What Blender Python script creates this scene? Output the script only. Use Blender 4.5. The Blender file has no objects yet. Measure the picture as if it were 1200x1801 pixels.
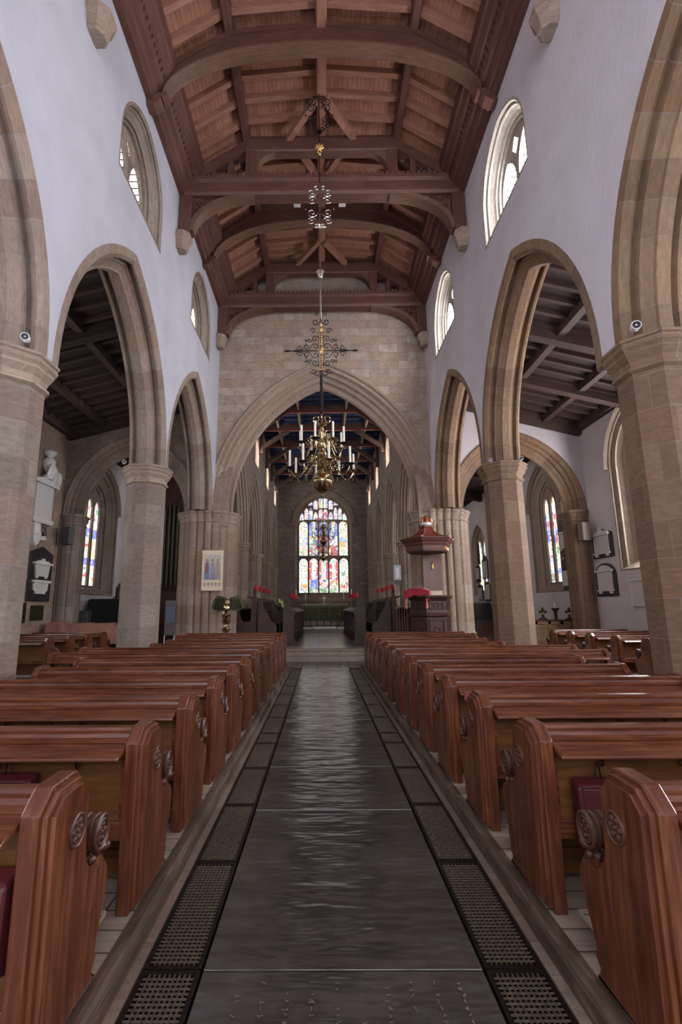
import bpy, bmesh, math, random
from mathutils import Vector, Matrix
random.seed(7)
SC = bpy.context.scene
COL = SC.collection
PI = math.pi

# ------------------------------------------------------------------ materials
def newmat(name):
    m = bpy.data.materials.new(name); m.use_nodes = True
    nt = m.node_tree; nt.nodes.clear()
    return m, nt
def nd(nt, typ, ins=None, **props):
    n = nt.nodes.new(typ)
    for k, v in props.items(): setattr(n, k, v)
    for k, v in (ins or {}).items():
        if hasattr(v, 'is_output'): nt.links.new(v, n.inputs[k])
        else: n.inputs[k].default_value = v
    return n
def c4(c): return (c[0], c[1], c[2], 1)
def ramp(nt, fac, stops):
    r = nd(nt, 'ShaderNodeValToRGB', {'Fac': fac})
    e = r.color_ramp.elements
    e[0].position, e[0].color = stops[0][0], c4(stops[0][1])
    e[1].position, e[1].color = stops[-1][0], c4(stops[-1][1])
    for p, c in stops[1:-1]:
        x = e.new(p); x.color = c4(c)
    return r.outputs['Color']
def mixc(nt, fac, a, b, mode='MIX'):
    n = nd(nt, 'ShaderNodeMix', data_type='RGBA', blend_type=mode)
    for k, v in ((0, fac), (6, a), (7, b)):
        if hasattr(v, 'is_output'): nt.links.new(v, n.inputs[k])
        else: n.inputs[k].default_value = v if k == 0 else c4(v)
    return n.outputs[2]
def mth(nt, op, a, b=0.0):
    n = nd(nt, 'ShaderNodeMath', operation=op)
    for k, v in ((0, a), (1, b)):
        if hasattr(v, 'is_output'): nt.links.new(v, n.inputs[k])
        else: n.inputs[k].default_value = v
    return n.outputs[0]
def finish(m, nt, color, rough=0.6, metal=0.0, bump=None, bstr=0.3, bdist=0.01, coat=0.0, spec=None, sheen=0.0):
    b = nd(nt, 'ShaderNodeBsdfPrincipled')
    for k, v in (('Base Color', color), ('Roughness', rough), ('Metallic', metal), ('Coat Weight', coat)):
        if hasattr(v, 'is_output'): nt.links.new(v, b.inputs[k])
        else: b.inputs[k].default_value = c4(v) if k == 'Base Color' else v
    if coat: b.inputs['Coat Roughness'].default_value = 0.25
    if spec is not None: b.inputs['Specular IOR Level'].default_value = spec
    if sheen: b.inputs['Sheen Weight'].default_value = sheen
    if bump is not None:
        bp = nd(nt, 'ShaderNodeBump', {'Height': bump, 'Strength': bstr, 'Distance': bdist})
        nt.links.new(bp.outputs['Normal'], b.inputs['Normal'])
    o = nd(nt, 'ShaderNodeOutputMaterial', {'Surface': b.outputs['BSDF']})
    return m
def uvmap(nt, scale=(1, 1, 1), loc=None):
    t = nd(nt, 'ShaderNodeTexCoord')
    mp = nd(nt, 'ShaderNodeMapping', {'Vector': t.outputs['UV'], 'Scale': scale})
    if loc is not None: nt.links.new(loc, mp.inputs['Location'])
    return mp.outputs['Vector']
def wood(name, dark, mid, light, rough=0.45, coat=0.0, grain=10.0, plank=None, bstr=0.15, seam=0.35):
    m, nt = newmat(name)
    oi = nd(nt, 'ShaderNodeObjectInfo')
    off = nd(nt, 'ShaderNodeCombineXYZ', {'X': mth(nt, 'MULTIPLY', oi.outputs['Random'], 37.0), 'Y': mth(nt, 'MULTIPLY', oi.outputs['Random'], 11.0)})
    v = uvmap(nt, (1.2, grain, 1), off.outputs[0])
    n1 = nd(nt, 'ShaderNodeTexNoise', {'Vector': v, 'Scale': 2.2, 'Detail': 6.0, 'Roughness': 0.6, 'Distortion': 0.6})
    v2 = uvmap(nt, (0.7, 1.5, 1), off.outputs[0])
    n2 = nd(nt, 'ShaderNodeTexNoise', {'Vector': v2, 'Scale': 1.7, 'Detail': 3.0})
    f = mth(nt, 'ADD', mth(nt, 'MULTIPLY', n1.outputs['Fac'], 0.65), mth(nt, 'MULTIPLY', n2.outputs['Fac'], 0.35))
    col = ramp(nt, f, [(0.3, dark), (0.5, mid), (0.72, light)])
    h = n1.outputs['Fac']
    if plank:
        br = nd(nt, 'ShaderNodeTexBrick', {'Vector': uvmap(nt), 'Color1': (0, 0, 0, 1), 'Color2': (1, 1, 1, 1), 'Mortar': (0.5, 0.5, 0.5, 1), 'Scale': 1.0,
             'Mortar Size': 0.006, 'Brick Width': plank[0], 'Row Height': plank[1], 'Bias': 0.0}, offset=0.37)
        var = nd(nt, 'ShaderNodeRGBToBW', {'Color': br.outputs['Color']}).outputs[0]
        col = mixc(nt, mth(nt, 'MULTIPLY', var, 0.45), col, light)
        col = mixc(nt, mth(nt, 'MULTIPLY', br.outputs['Fac'], 1 - seam), col, (dark[0] * .25, dark[1] * .25, dark[2] * .25))
        h = mth(nt, 'SUBTRACT', mth(nt, 'MULTIPLY', h, 0.3), br.outputs['Fac'])
    rr = mth(nt, 'ADD', mth(nt, 'MULTIPLY', n2.outputs['Fac'], 0.25), rough - 0.12)
    return finish(m, nt, col, rr, bump=h, bstr=bstr, bdist=0.004, coat=coat)
def stone(name, c1, c2, mortar, bw, rh, ms=0.008, rough=0.85, stain=(0.12, 0.09, 0.07), stain_amt=0.35, bstr=0.45, offset=0.5, jitter=0.0, var=1.0):
    m, nt = newmat(name)
    v = uvmap(nt)
    if jitter:
        nj = nd(nt, 'ShaderNodeTexNoise', {'Vector': v, 'Scale': 1.3, 'Detail': 2.0})
        v = nd(nt, 'ShaderNodeVectorMath', {0: v, 1: nd(nt, 'ShaderNodeVectorMath', {0: nj.outputs['Color'], 1: (jitter, jitter, 0)}, operation='MULTIPLY').outputs[0]}, operation='ADD').outputs[0]
    br = nd(nt, 'ShaderNodeTexBrick', {'Vector': v, 'Color1': c4((0, 0, 0)), 'Color2': c4((1, 1, 1)), 'Mortar': c4((.5, .5, .5)), 'Scale': 1.0, 'Mortar Size': ms,
         'Mortar Smooth': 0.3, 'Brick Width': bw, 'Row Height': rh, 'Bias': 0.0}, offset=offset)
    per = nd(nt, 'ShaderNodeRGBToBW', {'Color': br.outputs['Color']}).outputs[0]
    n1 = nd(nt, 'ShaderNodeTexNoise', {'Vector': v, 'Scale': 2.4, 'Detail': 8.0, 'Roughness': 0.65})
    n2 = nd(nt, 'ShaderNodeTexNoise', {'Vector': uvmap(nt, (1, 3, 1)), 'Scale': 6.0, 'Detail': 6.0, 'Roughness': 0.7})
    mid = tuple((a + b) / 2 for a, b in zip(c1, c2))
    col = ramp(nt, per, [(0.0, c1), (0.3, mid), (0.5, (mid[0] * .92, mid[1] * .86, mid[2] * .88)), (0.7, (c1[0] * .86, c1[1] * .77, c1[2] * .70)), (1.0, c2)])
    sf = ramp(nt, n1.outputs['Fac'], [(0.45, (0, 0, 0)), (0.75, (1, 1, 1))])
    sf = nd(nt, 'ShaderNodeRGBToBW', {'Color': sf}).outputs[0]
    col = mixc(nt, mth(nt, 'MULTIPLY', sf, stain_amt), col, stain)
    col = mixc(nt, 0.5, col, ramp(nt, n2.outputs['Fac'], [(0.3, (.55, .52, .5)), (0.7, (1.3, 1.3, 1.3))]), 'MULTIPLY')
    n4 = nd(nt, 'ShaderNodeTexNoise', {'Vector': uvmap(nt, (1.2, 9, 1)), 'Scale': 3.0, 'Detail': 5.0, 'Roughness': 0.6, 'Distortion': 0.8})
    col = mixc(nt, 0.55, col, ramp(nt, n4.outputs['Fac'], [(0.3, (.76, .72, .68)), (0.7, (1.16, 1.15, 1.14))]), 'MULTIPLY')
    col = mixc(nt, mth(nt, 'MULTIPLY', br.outputs['Fac'], 0.55), col, mortar)
    h = mth(nt, 'SUBTRACT', mth(nt, 'ADD', mth(nt, 'MULTIPLY', n1.outputs['Fac'], 0.5), mth(nt, 'MULTIPLY', n2.outputs['Fac'], 0.4)), mth(nt, 'MULTIPLY', br.outputs['Fac'], 0.6))
    return finish(m, nt, col, rough, bump=h, bstr=bstr, bdist=0.02)
def plain(name, color, rough=0.5, metal=0.0, noise=0.12, nscale=8.0, coat=0.0, bstr=0.0, spec=None, sheen=0.0):
    m, nt = newmat(name)
    t = nd(nt, 'ShaderNodeTexCoord')
    n = nd(nt, 'ShaderNodeTexNoise', {'Vector': t.outputs['Object'], 'Scale': nscale, 'Detail': 5.0})
    a = tuple(x * (1 - noise) for x in color); b = tuple(min(1, x * (1 + noise)) for x in color)
    col = ramp(nt, n.outputs['Fac'], [(0.3, a), (0.7, b)])
    return finish(m, nt, col, rough, metal, bump=n.outputs['Fac'] if bstr else None, bstr=bstr, bdist=0.01, coat=coat, spec=spec, sheen=sheen)

M = {}
def plaster(name, base, spot):
    m, nt = newmat(name)
    v = uvmap(nt)
    n1 = nd(nt, 'ShaderNodeTexNoise', {'Vector': v, 'Scale': 0.9, 'Detail': 7.0, 'Roughness': 0.6})
    n2 = nd(nt, 'ShaderNodeTexNoise', {'Vector': uvmap(nt, (3.0, 0.9, 1)), 'Scale': 4.0, 'Detail': 8.0, 'Roughness': 0.7})
    col = ramp(nt, n1.outputs['Fac'], [(0.3, spot), (0.6, base)])
    return finish(m, nt, col, 0.9, bump=mth(nt, 'ADD', n2.outputs['Fac'], n1.outputs['Fac']), bstr=0.25, bdist=0.025)
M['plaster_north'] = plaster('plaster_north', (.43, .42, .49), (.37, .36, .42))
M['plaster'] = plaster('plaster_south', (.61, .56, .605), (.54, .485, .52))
M['plaster_aisle'] = plaster('plaster_aisle', (.56, .51, .54), (.50, .44, .45))
M['stone_warm'] = stone('sandstone_warm', (.25, .155, .10), (.155, .095, .066), (.27, .205, .155), 0.62, 0.46, 0.006, jitter=0.02, stain_amt=.45)
M['stone_grey'] = stone('sandstone_grey', (.285, .23, .20), (.175, .14, .122), (.29, .25, .225), 0.62, 0.46, 0.006, jitter=0.02, stain_amt=.42)
M['arch_warm'] = stone('arch_stone_warm', (.30, .195, .12), (.135, .088, .062), (.30, .235, .19), 0.50, 5.0, 0.009, stain_amt=.4, offset=0.0)
M['arch_grey'] = stone('arch_stone_grey', (.31, .24, .20), (.155, .115, .098), (.32, .27, .24), 0.50, 5.0, 0.009, stain_amt=.4, offset=0.0)
M['pier'] = stone('pier_stone', (.36, .28, .225), (.26, .195, .155), (.26, .20, .16), 3.0, 0.62, 0.006, stain_amt=.25)
M['ashlar'] = stone('ashlar_pale', (.44, .36, .305), (.33, .27, .235), (.17, .135, .115), 0.72, 0.34, 0.008, stain=(.19, .135, .105), jitter=0.035, stain_amt=.65, bstr=.6)
M['pale_stone'] = stone('pale_window_stone', (.46, .42, .375), (.34, .30, .265), (.24, .20, .17), 3.0, 0.5, 0.006, stain_amt=.4)
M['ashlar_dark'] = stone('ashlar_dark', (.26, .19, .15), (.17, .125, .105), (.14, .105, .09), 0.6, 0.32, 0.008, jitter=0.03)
M['rubble'] = stone('rubble_grey', (.30, .245, .225), (.19, .155, .14), (.12, .10, .095), 0.55, 0.2, 0.012, jitter=0.06)
M['aisle_stone'] = stone('aisle_stone', (.33, .25, .20), (.20, .145, .12), (.27, .22, .19), 0.6, 0.30, 0.01, jitter=0.03)
M['board'] = wood('roof_boards', (.185, .068, .042), (.27, .112, .070), (.44, .215, .14), 0.75, plank=(14.0, 0.115), grain=14, seam=.45)
M['beam'] = wood('roof_beam_dark', (.065, .024, .018), (.10, .038, .028), (.155, .064, .047), 0.6, grain=9)
M['brace'] = wood('roof_brace', (.085, .038, .025), (.125, .06, .04), (.18, .092, .065), 0.6, grain=9)
M['rafter'] = wood('roof_rafter', (.19, .078, .050), (.275, .125, .082), (.38, .20, .138), 0.7, grain=9)
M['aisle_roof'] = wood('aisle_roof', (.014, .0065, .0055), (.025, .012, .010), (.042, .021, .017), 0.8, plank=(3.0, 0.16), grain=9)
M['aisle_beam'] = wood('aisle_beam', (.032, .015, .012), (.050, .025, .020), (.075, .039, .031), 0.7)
M['pew'] = wood('pew_oak', (.042, .0105, .005), (.112, .031, .0135), (.25, .088, .038), 0.28, coat=0.3, grain=13, bstr=.3)
M['pew_panel'] = wood('pew_panel_oak', (.06, .020, .006), (.13, .048, .012), (.22, .095, .028), 0.42, coat=0.1, grain=9)
M['pew_dark'] = wood('pew_carving', (.035, .012, .007), (.075, .028, .017), (.15, .062, .038), 0.42, coat=0.08, grain=6)
M['dark_oak'] = wood('dark_oak', (.022, .007, .005), (.048, .016, .011), (.095, .036, .025), 0.55, grain=8)
M['red_oak'] = wood('red_oak', (.07, .02, .01), (.12, .038, .02), (.2, .075, .04), 0.4, coat=0.3)
M['light_oak'] = wood('light_oak', (.16, .085, .045), (.25, .14, .075), (.36, .21, .12), 0.5)
M['platform'] = wood('platform_boards', (.17, .12, .09), (.27, .205, .16), (.37, .295, .24), 0.75, plank=(3.5, 0.17), grain=16, seam=.1)
M['kerb'] = wood('kerb_wood', (.035, .020, .014), (.085, .052, .036), (.20, .14, .105), 0.6, grain=10)
M['iron'] = plain('cast_iron', (.030, .020, .017), 0.45, 0.75, 0.4, 30.0, bstr=.2)
M['grate'] = plain('grate_iron', (.13, .092, .07), 0.5, 0.45, 0.35, 40.0, bstr=.2)
M['black_iron'] = plain('black_iron', (.012, .009, .009), 0.45, 0.6, 0.2)
M['pit'] = plain('duct_dark', (.006, .005, .005), 0.9)  # near-black colour stands in for the shade deep under the grates
M['brass'] = plain('brass', (.42, .315, .175), 0.2, 1.0, 0.15, 5.0)
M['gilt'] = plain('gilt', (.52, .34, .15), 0.38, 0.85, 0.15, 9.0)
M['steel'] = plain('plated_steel', (.55, .50, .47), 0.25, 1.0, 0.1)
M['candle'] = plain('candle_wax', (.82, .78, .68), 0.4, 0, 0.04)
M['white_marble'] = plain('white_marble', (.60, .57, .56), 0.45, 0, 0.07, 4.0)
M['black_slate'] = plain('black_slate', (.022, .019, .021), 0.4, 0, 0.3, 6.0)
M['grey_slate'] = plain('grey_slate', (.085, .075, .075), 0.55, 0, 0.25, 6.0)
M['dark_brass'] = plain('tarnished_brass', (.045, .042, .022), 0.4, 0.6, 0.3, 10.0)
M['red_cloth'] = plain('red_velvet', (.30, .008, .022), 0.85, 0, 0.25, 18.0, bstr=.2, sheen=.4)
M['kneeler'] = plain('red_leather', (.075, .008, .011), 0.55, 0, 0.3, 12.0, bstr=.15)
M['shade'] = plain('red_lamp_shade', (.42, .012, .022), 0.7, 0, 0.12)
M['tester_brown'] = plain('tester_brown', (.105, .032, .026), 0.45)
M['tester_red'] = plain('tester_red', (.19, .035, .032), 0.5, 0, 0.15)
M['tassel'] = plain('tassel_pink', (.50, .16, .12), 0.8, 0, 0.2, 40.0)
M['black_cloth'] = plain('black_cloth', (.008, .008, .010), 0.9, 0, 0.3, 5.0, sheen=.2)
M['pink_cloth'] = plain('terracotta_cloth', (.34, .155, .12), 0.85, 0, 0.15, 4.0)
M['seat_cloth'] = plain('dusty_rose_cloth', (.20, .075, .075), 0.9, 0, 0.25, 20.0)
M['green_frontal'] = plain('green_frontal', (.060, .058, .018), 0.8, 0, 0.3, 14.0)
M['speaker'] = plain('speaker_grey', (.055, .055, .06), 0.6, 0, 0.15, 30.0)
M['speaker_tan'] = plain('speaker_tan', (.17, .135, .11), 0.6, 0, 0.15, 30.0)
M['cream'] = plain('cream_board', (.68, .56, .40), 0.6, 0, 0.05)
M['banner'] = plain('banner_cloth', (.42, .45, .50), 0.8, 0, 0.15)
M['white_paint'] = plain('white_paint', (.72, .70, .70), 0.5, 0, 0.05)
M['leaf'] = plain('leaf_green', (.06, .09, .03), 0.6, 0, 0.4, 12.0)
M['flower'] = plain('cream_flower', (.60, .48, .22), 0.7, 0, 0.3, 12.0)
M['crown_red'] = plain('crown_red', (.32, .01, .015), 0.5)
M['blue_panel'] = wood('blue_ceiling', (.018, .026, .075), (.032, .046, .12), (.05, .07, .17), 0.7, plank=(4.0, 0.22), seam=0.1)
M['chancel_beam'] = wood('chancel_beam', (.06, .03, .024), (.095, .05, .04), (.15, .085, .068), 0.6)
M['cream_line'] = plain('cream_moulding', (.42, .33, .25), 0.6)
M['red_line'] = plain('red_moulding', (.20, .022, .022), 0.6)
M['lens'] = plain('lamp_glass', (.05, .05, .055), 0.1, 0.3, 0.05)
M['lead_sheet'] = plain('lead_line', (.02, .02, .02), 0.6)
# slab floor: dark worn stone with a polished undulating surface
def slabmat():
    m, nt = newmat('ledger_stone')
    t = nd(nt, 'ShaderNodeTexCoord'); v = t.outputs['Object']
    n1 = nd(nt, 'ShaderNodeTexNoise', {'Vector': v, 'Scale': 3.0, 'Detail': 8.0, 'Roughness': 0.6})
    n2 = nd(nt, 'ShaderNodeTexNoise', {'Vector': v, 'Scale': 60.0, 'Detail': 4.0, 'Roughness': 0.8})
    mp = nd(nt, 'ShaderNodeMapping', {'Vector': v, 'Scale': (1.0, 3.2, 1)})
    n3 = nd(nt, 'ShaderNodeTexNoise', {'Vector': mp.outputs[0], 'Scale': 2.2, 'Detail': 2.0, 'Roughness': 0.5})
    col = ramp(nt, n1.outputs['Fac'], [(0.3, (.032, .024, .023)), (0.7, (.066, .052, .049))])
    sp = ramp(nt, n2.outputs['Fac'], [(0.66, (0, 0, 0)), (0.74, (1, 1, 1))])
    col = mixc(nt, mth(nt, 'MULTIPLY', nd(nt, 'ShaderNodeRGBToBW', {'Color': sp}).outputs[0], 0.35), col, (.22, .18, .17))
    rough = mth(nt, 'ADD', mth(nt, 'MULTIPLY', n1.outputs['Fac'], 0.26), 0.06)
    h = mth(nt, 'ADD', n3.outputs['Fac'], mth(nt, 'MULTIPLY', n2.outputs['Fac'], 0.02))
    return finish(m, nt, col, rough, bump=h, bstr=0.5, bdist=0.05, spec=1.0)
M['slab'] = slabmat()
M['chancel_floor'] = stone('chancel_paving', (.34, .31, .305), (.24, .215, .215), (.10, .09, .09), 0.9, 0.6, 0.008, rough=0.24, bstr=0.12, stain_amt=.2)
M['strip'] = stone('worn_strip', (.27, .205, .165), (.18, .13, .105), (.10, .08, .07), 0.9, 0.6, 0.006, rough=0.7, stain_amt=.7)
M['step_stone'] = stone('step_stone', (.36, .29, .24), (.29, .23, .19), (.15, .12, .10), 1.1, 0.6, 0.008, rough=0.6)
def glassmat(name, strength, tint=None):
    """lit window glass; the pigment of each piece of glass is stored per face corner"""
    m, nt = newmat(name)
    v = uvmap(nt)
    if tint is None:
        a = nd(nt, 'ShaderNodeAttribute', attribute_name='pigment').outputs['Color']
        n = nd(nt, 'ShaderNodeTexNoise', {'Vector': v, 'Scale': 6.0, 'Detail': 4.0})
        a = mixc(nt, 0.6, a, ramp(nt, n.outputs['Fac'], [(0.3, (.45, .45, .45)), (0.7, (1.35, 1.35, 1.35))]), 'MULTIPLY')
        vo = nd(nt, 'ShaderNodeTexVoronoi', {'Vector': v, 'Scale': 8.0, 'Randomness': 0.8}, feature='DISTANCE_TO_EDGE').outputs['Distance']
        lead = mth(nt, 'LESS_THAN', vo, 0.022)
    else:
        n = nd(nt, 'ShaderNodeTexNoise', {'Vector': v, 'Scale': 2.0, 'Detail': 3.0})
        a = ramp(nt, n.outputs['Fac'], [(0.3, tint[0]), (0.7, tint[1])])
        mp = nd(nt, 'ShaderNodeMapping', {'Vector': v, 'Rotation': (0, 0, PI / 4), 'Scale': (1, 1, 1)})
        br = nd(nt, 'ShaderNodeTexBrick', {'Vector': mp.outputs[0], 'Scale': 1.0, 'Mortar Size': 0.011, 'Brick Width': 0.13, 'Row Height': 0.13}, offset=0.0)
        lead = br.outputs['Fac']
    col = mixc(nt, lead, a, (.001, .001, .001))
    e = nd(nt, 'ShaderNodeEmission', {'Color': col, 'Strength': strength})
    nd(nt, 'ShaderNodeOutputMaterial', {'Surface': e.outputs[0]})
    return m
M['glass_east'] = glassmat('stained_glass_east', 1.2)
M['glass_aisle'] = glassmat('stained_glass_aisle', 1.5)
M['glass_day_north'] = glassmat('leaded_glass_day_north', 12.0, ((.86, .88, .92), (1.0, .98, .95)))
M['glass_day'] = glassmat('leaded_glass_day', 44.0, ((.86, .88, .92), (1.0, .98, .95)))
M['glass_clear'] = glassmat('leaded_glass_clear', 36.0, ((.86, .88, .92), (1.0, .98, .95)))
M['glass_north'] = glassmat('leaded_glass_north', 2.6, ((.62, .62, .50), (.95, .93, .85)))
M['glass_chancel'] = glassmat('leaded_glass_chancel', 32.0, ((.7, .68, .6), (.95, .92, .85)))
def inscription(name, bg, ink, rows=0.055):
    """weathered, illegible lines of cut lettering"""
    m, nt = newmat(name)
    v = uvmap(nt)
    sep = nd(nt, 'ShaderNodeSeparateXYZ', {'Vector': v})
    row = mth(nt, 'DIVIDE', sep.outputs['Y'], rows)
    fr = mth(nt, 'FRACT', row); 
    inrow = mth(nt, 'MULTIPLY', mth(nt, 'GREATER_THAN', fr, 0.3), mth(nt, 'LESS_THAN', fr, 0.7))
    n = nd(nt, 'ShaderNodeTexNoise', {'Vector': nd(nt, 'ShaderNodeMapping', {'Vector': v, 'Scale': (60, 8, 1)}).outputs[0], 'Scale': 1.0, 'Detail': 2.0})
    ltr = mth(nt, 'GREATER_THAN', n.outputs['Fac'], 0.50)
    col = mixc(nt, mth(nt, 'MULTIPLY', mth(nt, 'MULTIPLY', inrow, ltr), 0.5), bg, ink)
    return finish(m, nt, col, 0.5)
M['inscribed'] = inscription('inscribed_marble', (.58, .55, .545), (.16, .14, .14))

# ------------------------------------------------------------------ mesh builder
class MB:
    def __init__(s): s.v = []; s.f = []; s.uv = []; s.sm = []; s.col = []
    def add(s, vs, fs, uvs=None, smooth=False, col=None):
        b = len(s.v); s.v += [tuple(p) for p in vs]
        for i, f in enumerate(fs):
            s.f.append([b + k for k in f]); s.uv.append(uvs[i] if uvs else None); s.sm.append(smooth); s.col.append(col)
        return s
    def box(s, x0, x1, y0, y1, z0, z1):
        v = [(x, y, z) for z in (z0, z1) for y in (y0, y1) for x in (x0, x1)]
        return s.add(v, [(0, 2, 3, 1), (4, 5, 7, 6), (0, 1, 5, 4), (2, 6, 7, 3), (0, 4, 6, 2), (1, 3, 7, 5)])
    def prism(s, poly, axis, a0, a1, smooth=False):
        def P(p, a): return (a, p[0], p[1]) if axis == 'x' else (p[0], a, p[1]) if axis == 'y' else (p[0], p[1], a)
        n = len(poly)
        v = [P(p, a0) for p in poly] + [P(p, a1) for p in poly]
        s.add(v, [list(range(n))[::-1], list(range(n, 2 * n))])
        b = len(s.v) - 2 * n
        for i in range(n):
            j = (i + 1) % n
            s.f.append([b + i, b + j, b + n + j, b + n + i]); s.uv.append(None); s.sm.append(smooth); s.col.append(None)
        return s
    def beam(s, p0, p1, w, h, up=(0, 0, 1)):
        p0 = Vector(p0); p1 = Vector(p1); d = (p1 - p0).normalized(); r = d.cross(Vector(up)).normalized(); u = r.cross(d)
        v = [p + r * a * w / 2 + u * b * h / 2 for p in (p0, p1) for b in (-1, 1) for a in (-1, 1)]
        return s.add(v, [(0, 1, 3, 2), (4, 6, 7, 5), (0, 4, 5, 1), (2, 3, 7, 6), (0, 2, 6, 4), (1, 5, 7, 3)])
    def tube(s, pts, r, n=8, closed=False):
        pts = [Vector(p) for p in pts]; k = len(pts)
        rs = r if isinstance(r, (list, tuple)) else [r] * k
        vs = []; prev = None
        for i, p in enumerate(pts):
            a = pts[(i - 1) % k] if closed or i > 0 else p
            b = pts[(i + 1) % k] if closed or i < k - 1 else p
            t = (b - a).normalized()
            if prev is None:
                x = t.cross(Vector((0, 0, 1)))
                if x.length < .05: x = t.cross(Vector((0, 1, 0)))
            else: x = prev - t * prev.dot(t)
            if x.length < 1e-6: x = t.orthogonal()
            x.normalize(); prev = x; y = t.cross(x)
            for j in range(n):
                q = 2 * PI * j / n
                vs.append(p + (x * math.cos(q) + y * math.sin(q)) * rs[i])
        fs = []
        for i in range(k if closed else k - 1):
            i2 = (i + 1) % k
            for j in range(n):
                j2 = (j + 1) % n
                fs.append((i * n + j, i * n + j2, i2 * n + j2, i2 * n + j))
        if not closed: fs += [tuple(range(n))[::-1], tuple(range((k - 1) * n, k * n))]
        return s.add(vs, fs, smooth=n > 4)
    def lathe(s, prof, cx=0, cy=0, n=16, phase=0.0, smooth=True, outline=None, uvper=None, cap=True):
        """prof: [(radius or offset, z)]; outline: unit outline [(x,y)] scaled/offset by profile"""
        vs = []; m = len(prof)
        for r, z in prof:
            if outline:
                for (x, y, nx, ny) in outline: vs.append((cx + x + nx * r, cy + y + ny * r, z))
            else:
                for j in range(n):
                    q = 2 * PI * j / n + phase; vs.append((cx + r * math.cos(q), cy + r * math.sin(q), z))
        if outline: n = len(outline)
        fs = []; uvs = []
        R = uvper or 1.0
        L = 0.0
        for i in range(m - 1):
            dl = math.hypot(prof[i + 1][0] - prof[i][0], prof[i + 1][1] - prof[i][1])
            for j in range(n):
                j2 = (j + 1) % n
                fs.append((i * n + j, i * n + j2, (i + 1) * n + j2, (i + 1) * n + j))
                a, b = j / n * R, (j + 1) / n * R
                if uvper: uvs.append([(a, prof[i][1]), (b, prof[i][1]), (b, prof[i + 1][1]), (a, prof[i + 1][1])])
                else: uvs.append(None)
            L += dl
        if cap:
            fs += [tuple(range(n))[::-1], tuple(range((m - 1) * n, m * n))]; uvs += [None, None]
        return s.add(vs, fs, uvs, smooth=smooth)
    def ball(s, c, r, n=12, m=8, sc=(1, 1, 1)):
        vs = []; fs = []
        for i in range(m + 1):
            t = PI * i / m
            for j in range(n):
                q = 2 * PI * j / n
                vs.append((c[0] + r * sc[0] * math.sin(t) * math.cos(q), c[1] + r * sc[1] * math.sin(t) * math.sin(q), c[2] + r * sc[2] * math.cos(t)))
        for i in range(m):
            for j in range(n):
                j2 = (j + 1) % n
                fs.append((i * n + j, (i + 1) * n + j, (i + 1) * n + j2, i * n + j2))
        return s.add(vs, fs, smooth=True)
    def mesh(s, name, uv='wall', weld=True):
        me = bpy.data.meshes.new(name)
        me.from_pydata(s.v, [], s.f)
        anycol = any(c is not None for c in s.col)
        me.uv_layers.new(name='UVMap')
        if anycol: me.color_attributes.new('pigment', 'FLOAT_COLOR', 'CORNER'); ca = me.color_attributes['pigment']
        ul = me.uv_layers['UVMap']
        if s.v:
            lo = [min(p[i] for p in s.v) for i in range(3)]; hi = [max(p[i] for p in s.v) for i in range(3)]
        else: lo = hi = [0] * 3
        ext = [hi[i] - lo[i] for i in range(3)]
        for p in me.polygons:
            uvs = s.uv[p.index]
            nx, ny, nz = (abs(q) for q in p.normal)
            for k, li in enumerate(p.loop_indices):
                if uvs is not None: ul.data[li].uv = uvs[k]
                else:
                    x, y, z = s.v[me.loops[li].vertex_index]
                    if nz >= nx and nz >= ny: ax = (0, 1)
                    elif nx >= ny: ax = (1, 2)
                    else: ax = (0, 2)
                    if uv == 'wood' and ext[ax[1]] > ext[ax[0]]: ax = (ax[1], ax[0])
                    c = (x, y, z); ul.data[li].uv = (c[ax[0]], c[ax[1]])
                if anycol: ca.data[li].color = c4(s.col[p.index] or (1, 1, 1))
            p.use_smooth = s.sm[p.index]
        bm = bmesh.new(); bm.from_mesh(me)
        if weld: bmesh.ops.remove_doubles(bm, verts=bm.verts, dist=1e-5)
        bmesh.ops.recalc_face_normals(bm, faces=bm.faces)
        bm.to_mesh(me); bm.free()
        if any(s.sm): me.set_sharp_from_angle(angle=math.radians(42))
        return me
    def build(s, name, mat, parent=None, uv='wall', loc=None, bevel=0.0, weld=True):
        me = s.mesh(name, uv, weld)
        me.materials.append(M[mat] if isinstance(mat, str) else mat)
        o = bpy.data.objects.new(name, me); COL.objects.link(o)
        if parent: o.parent = parent
        if loc: o.location = loc
        if bevel:
            b = o.modifiers.new('edge', 'BEVEL'); b.width = bevel; b.segments = 2; b.limit_method = 'ANGLE'; b.angle_limit = math.radians(40)
        return o
def tag(o, label=None, cat=None, group=None, kind=None):
    if label: o['label'] = label
    if cat: o['category'] = cat
    if group: o['group'] = group
    if kind: o['kind'] = kind
    return o
def thing(name, label, cat, loc=(0, 0, 0), rz=0.0, group=None):
    o = bpy.data.objects.new(name, None); COL.objects.link(o)
    o.location = loc; o.rotation_euler = (0, 0, rz); o.empty_display_size = .1
    return tag(o, label, cat, group)
def copy_tree(o, parent=None):
    c = o.copy(); COL.objects.link(c)
    if parent: c.parent = parent
    for ch in [x for x in bpy.data.objects if x.parent == o]: copy_tree(ch, c)
    return c
ORD = ['nearest', 'second', 'third', 'fourth', 'fifth', 'sixth', 'seventh', 'eighth', 'ninth', 'tenth', 'eleventh', 'twelfth', 'thirteenth', 'fourteenth']

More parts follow.
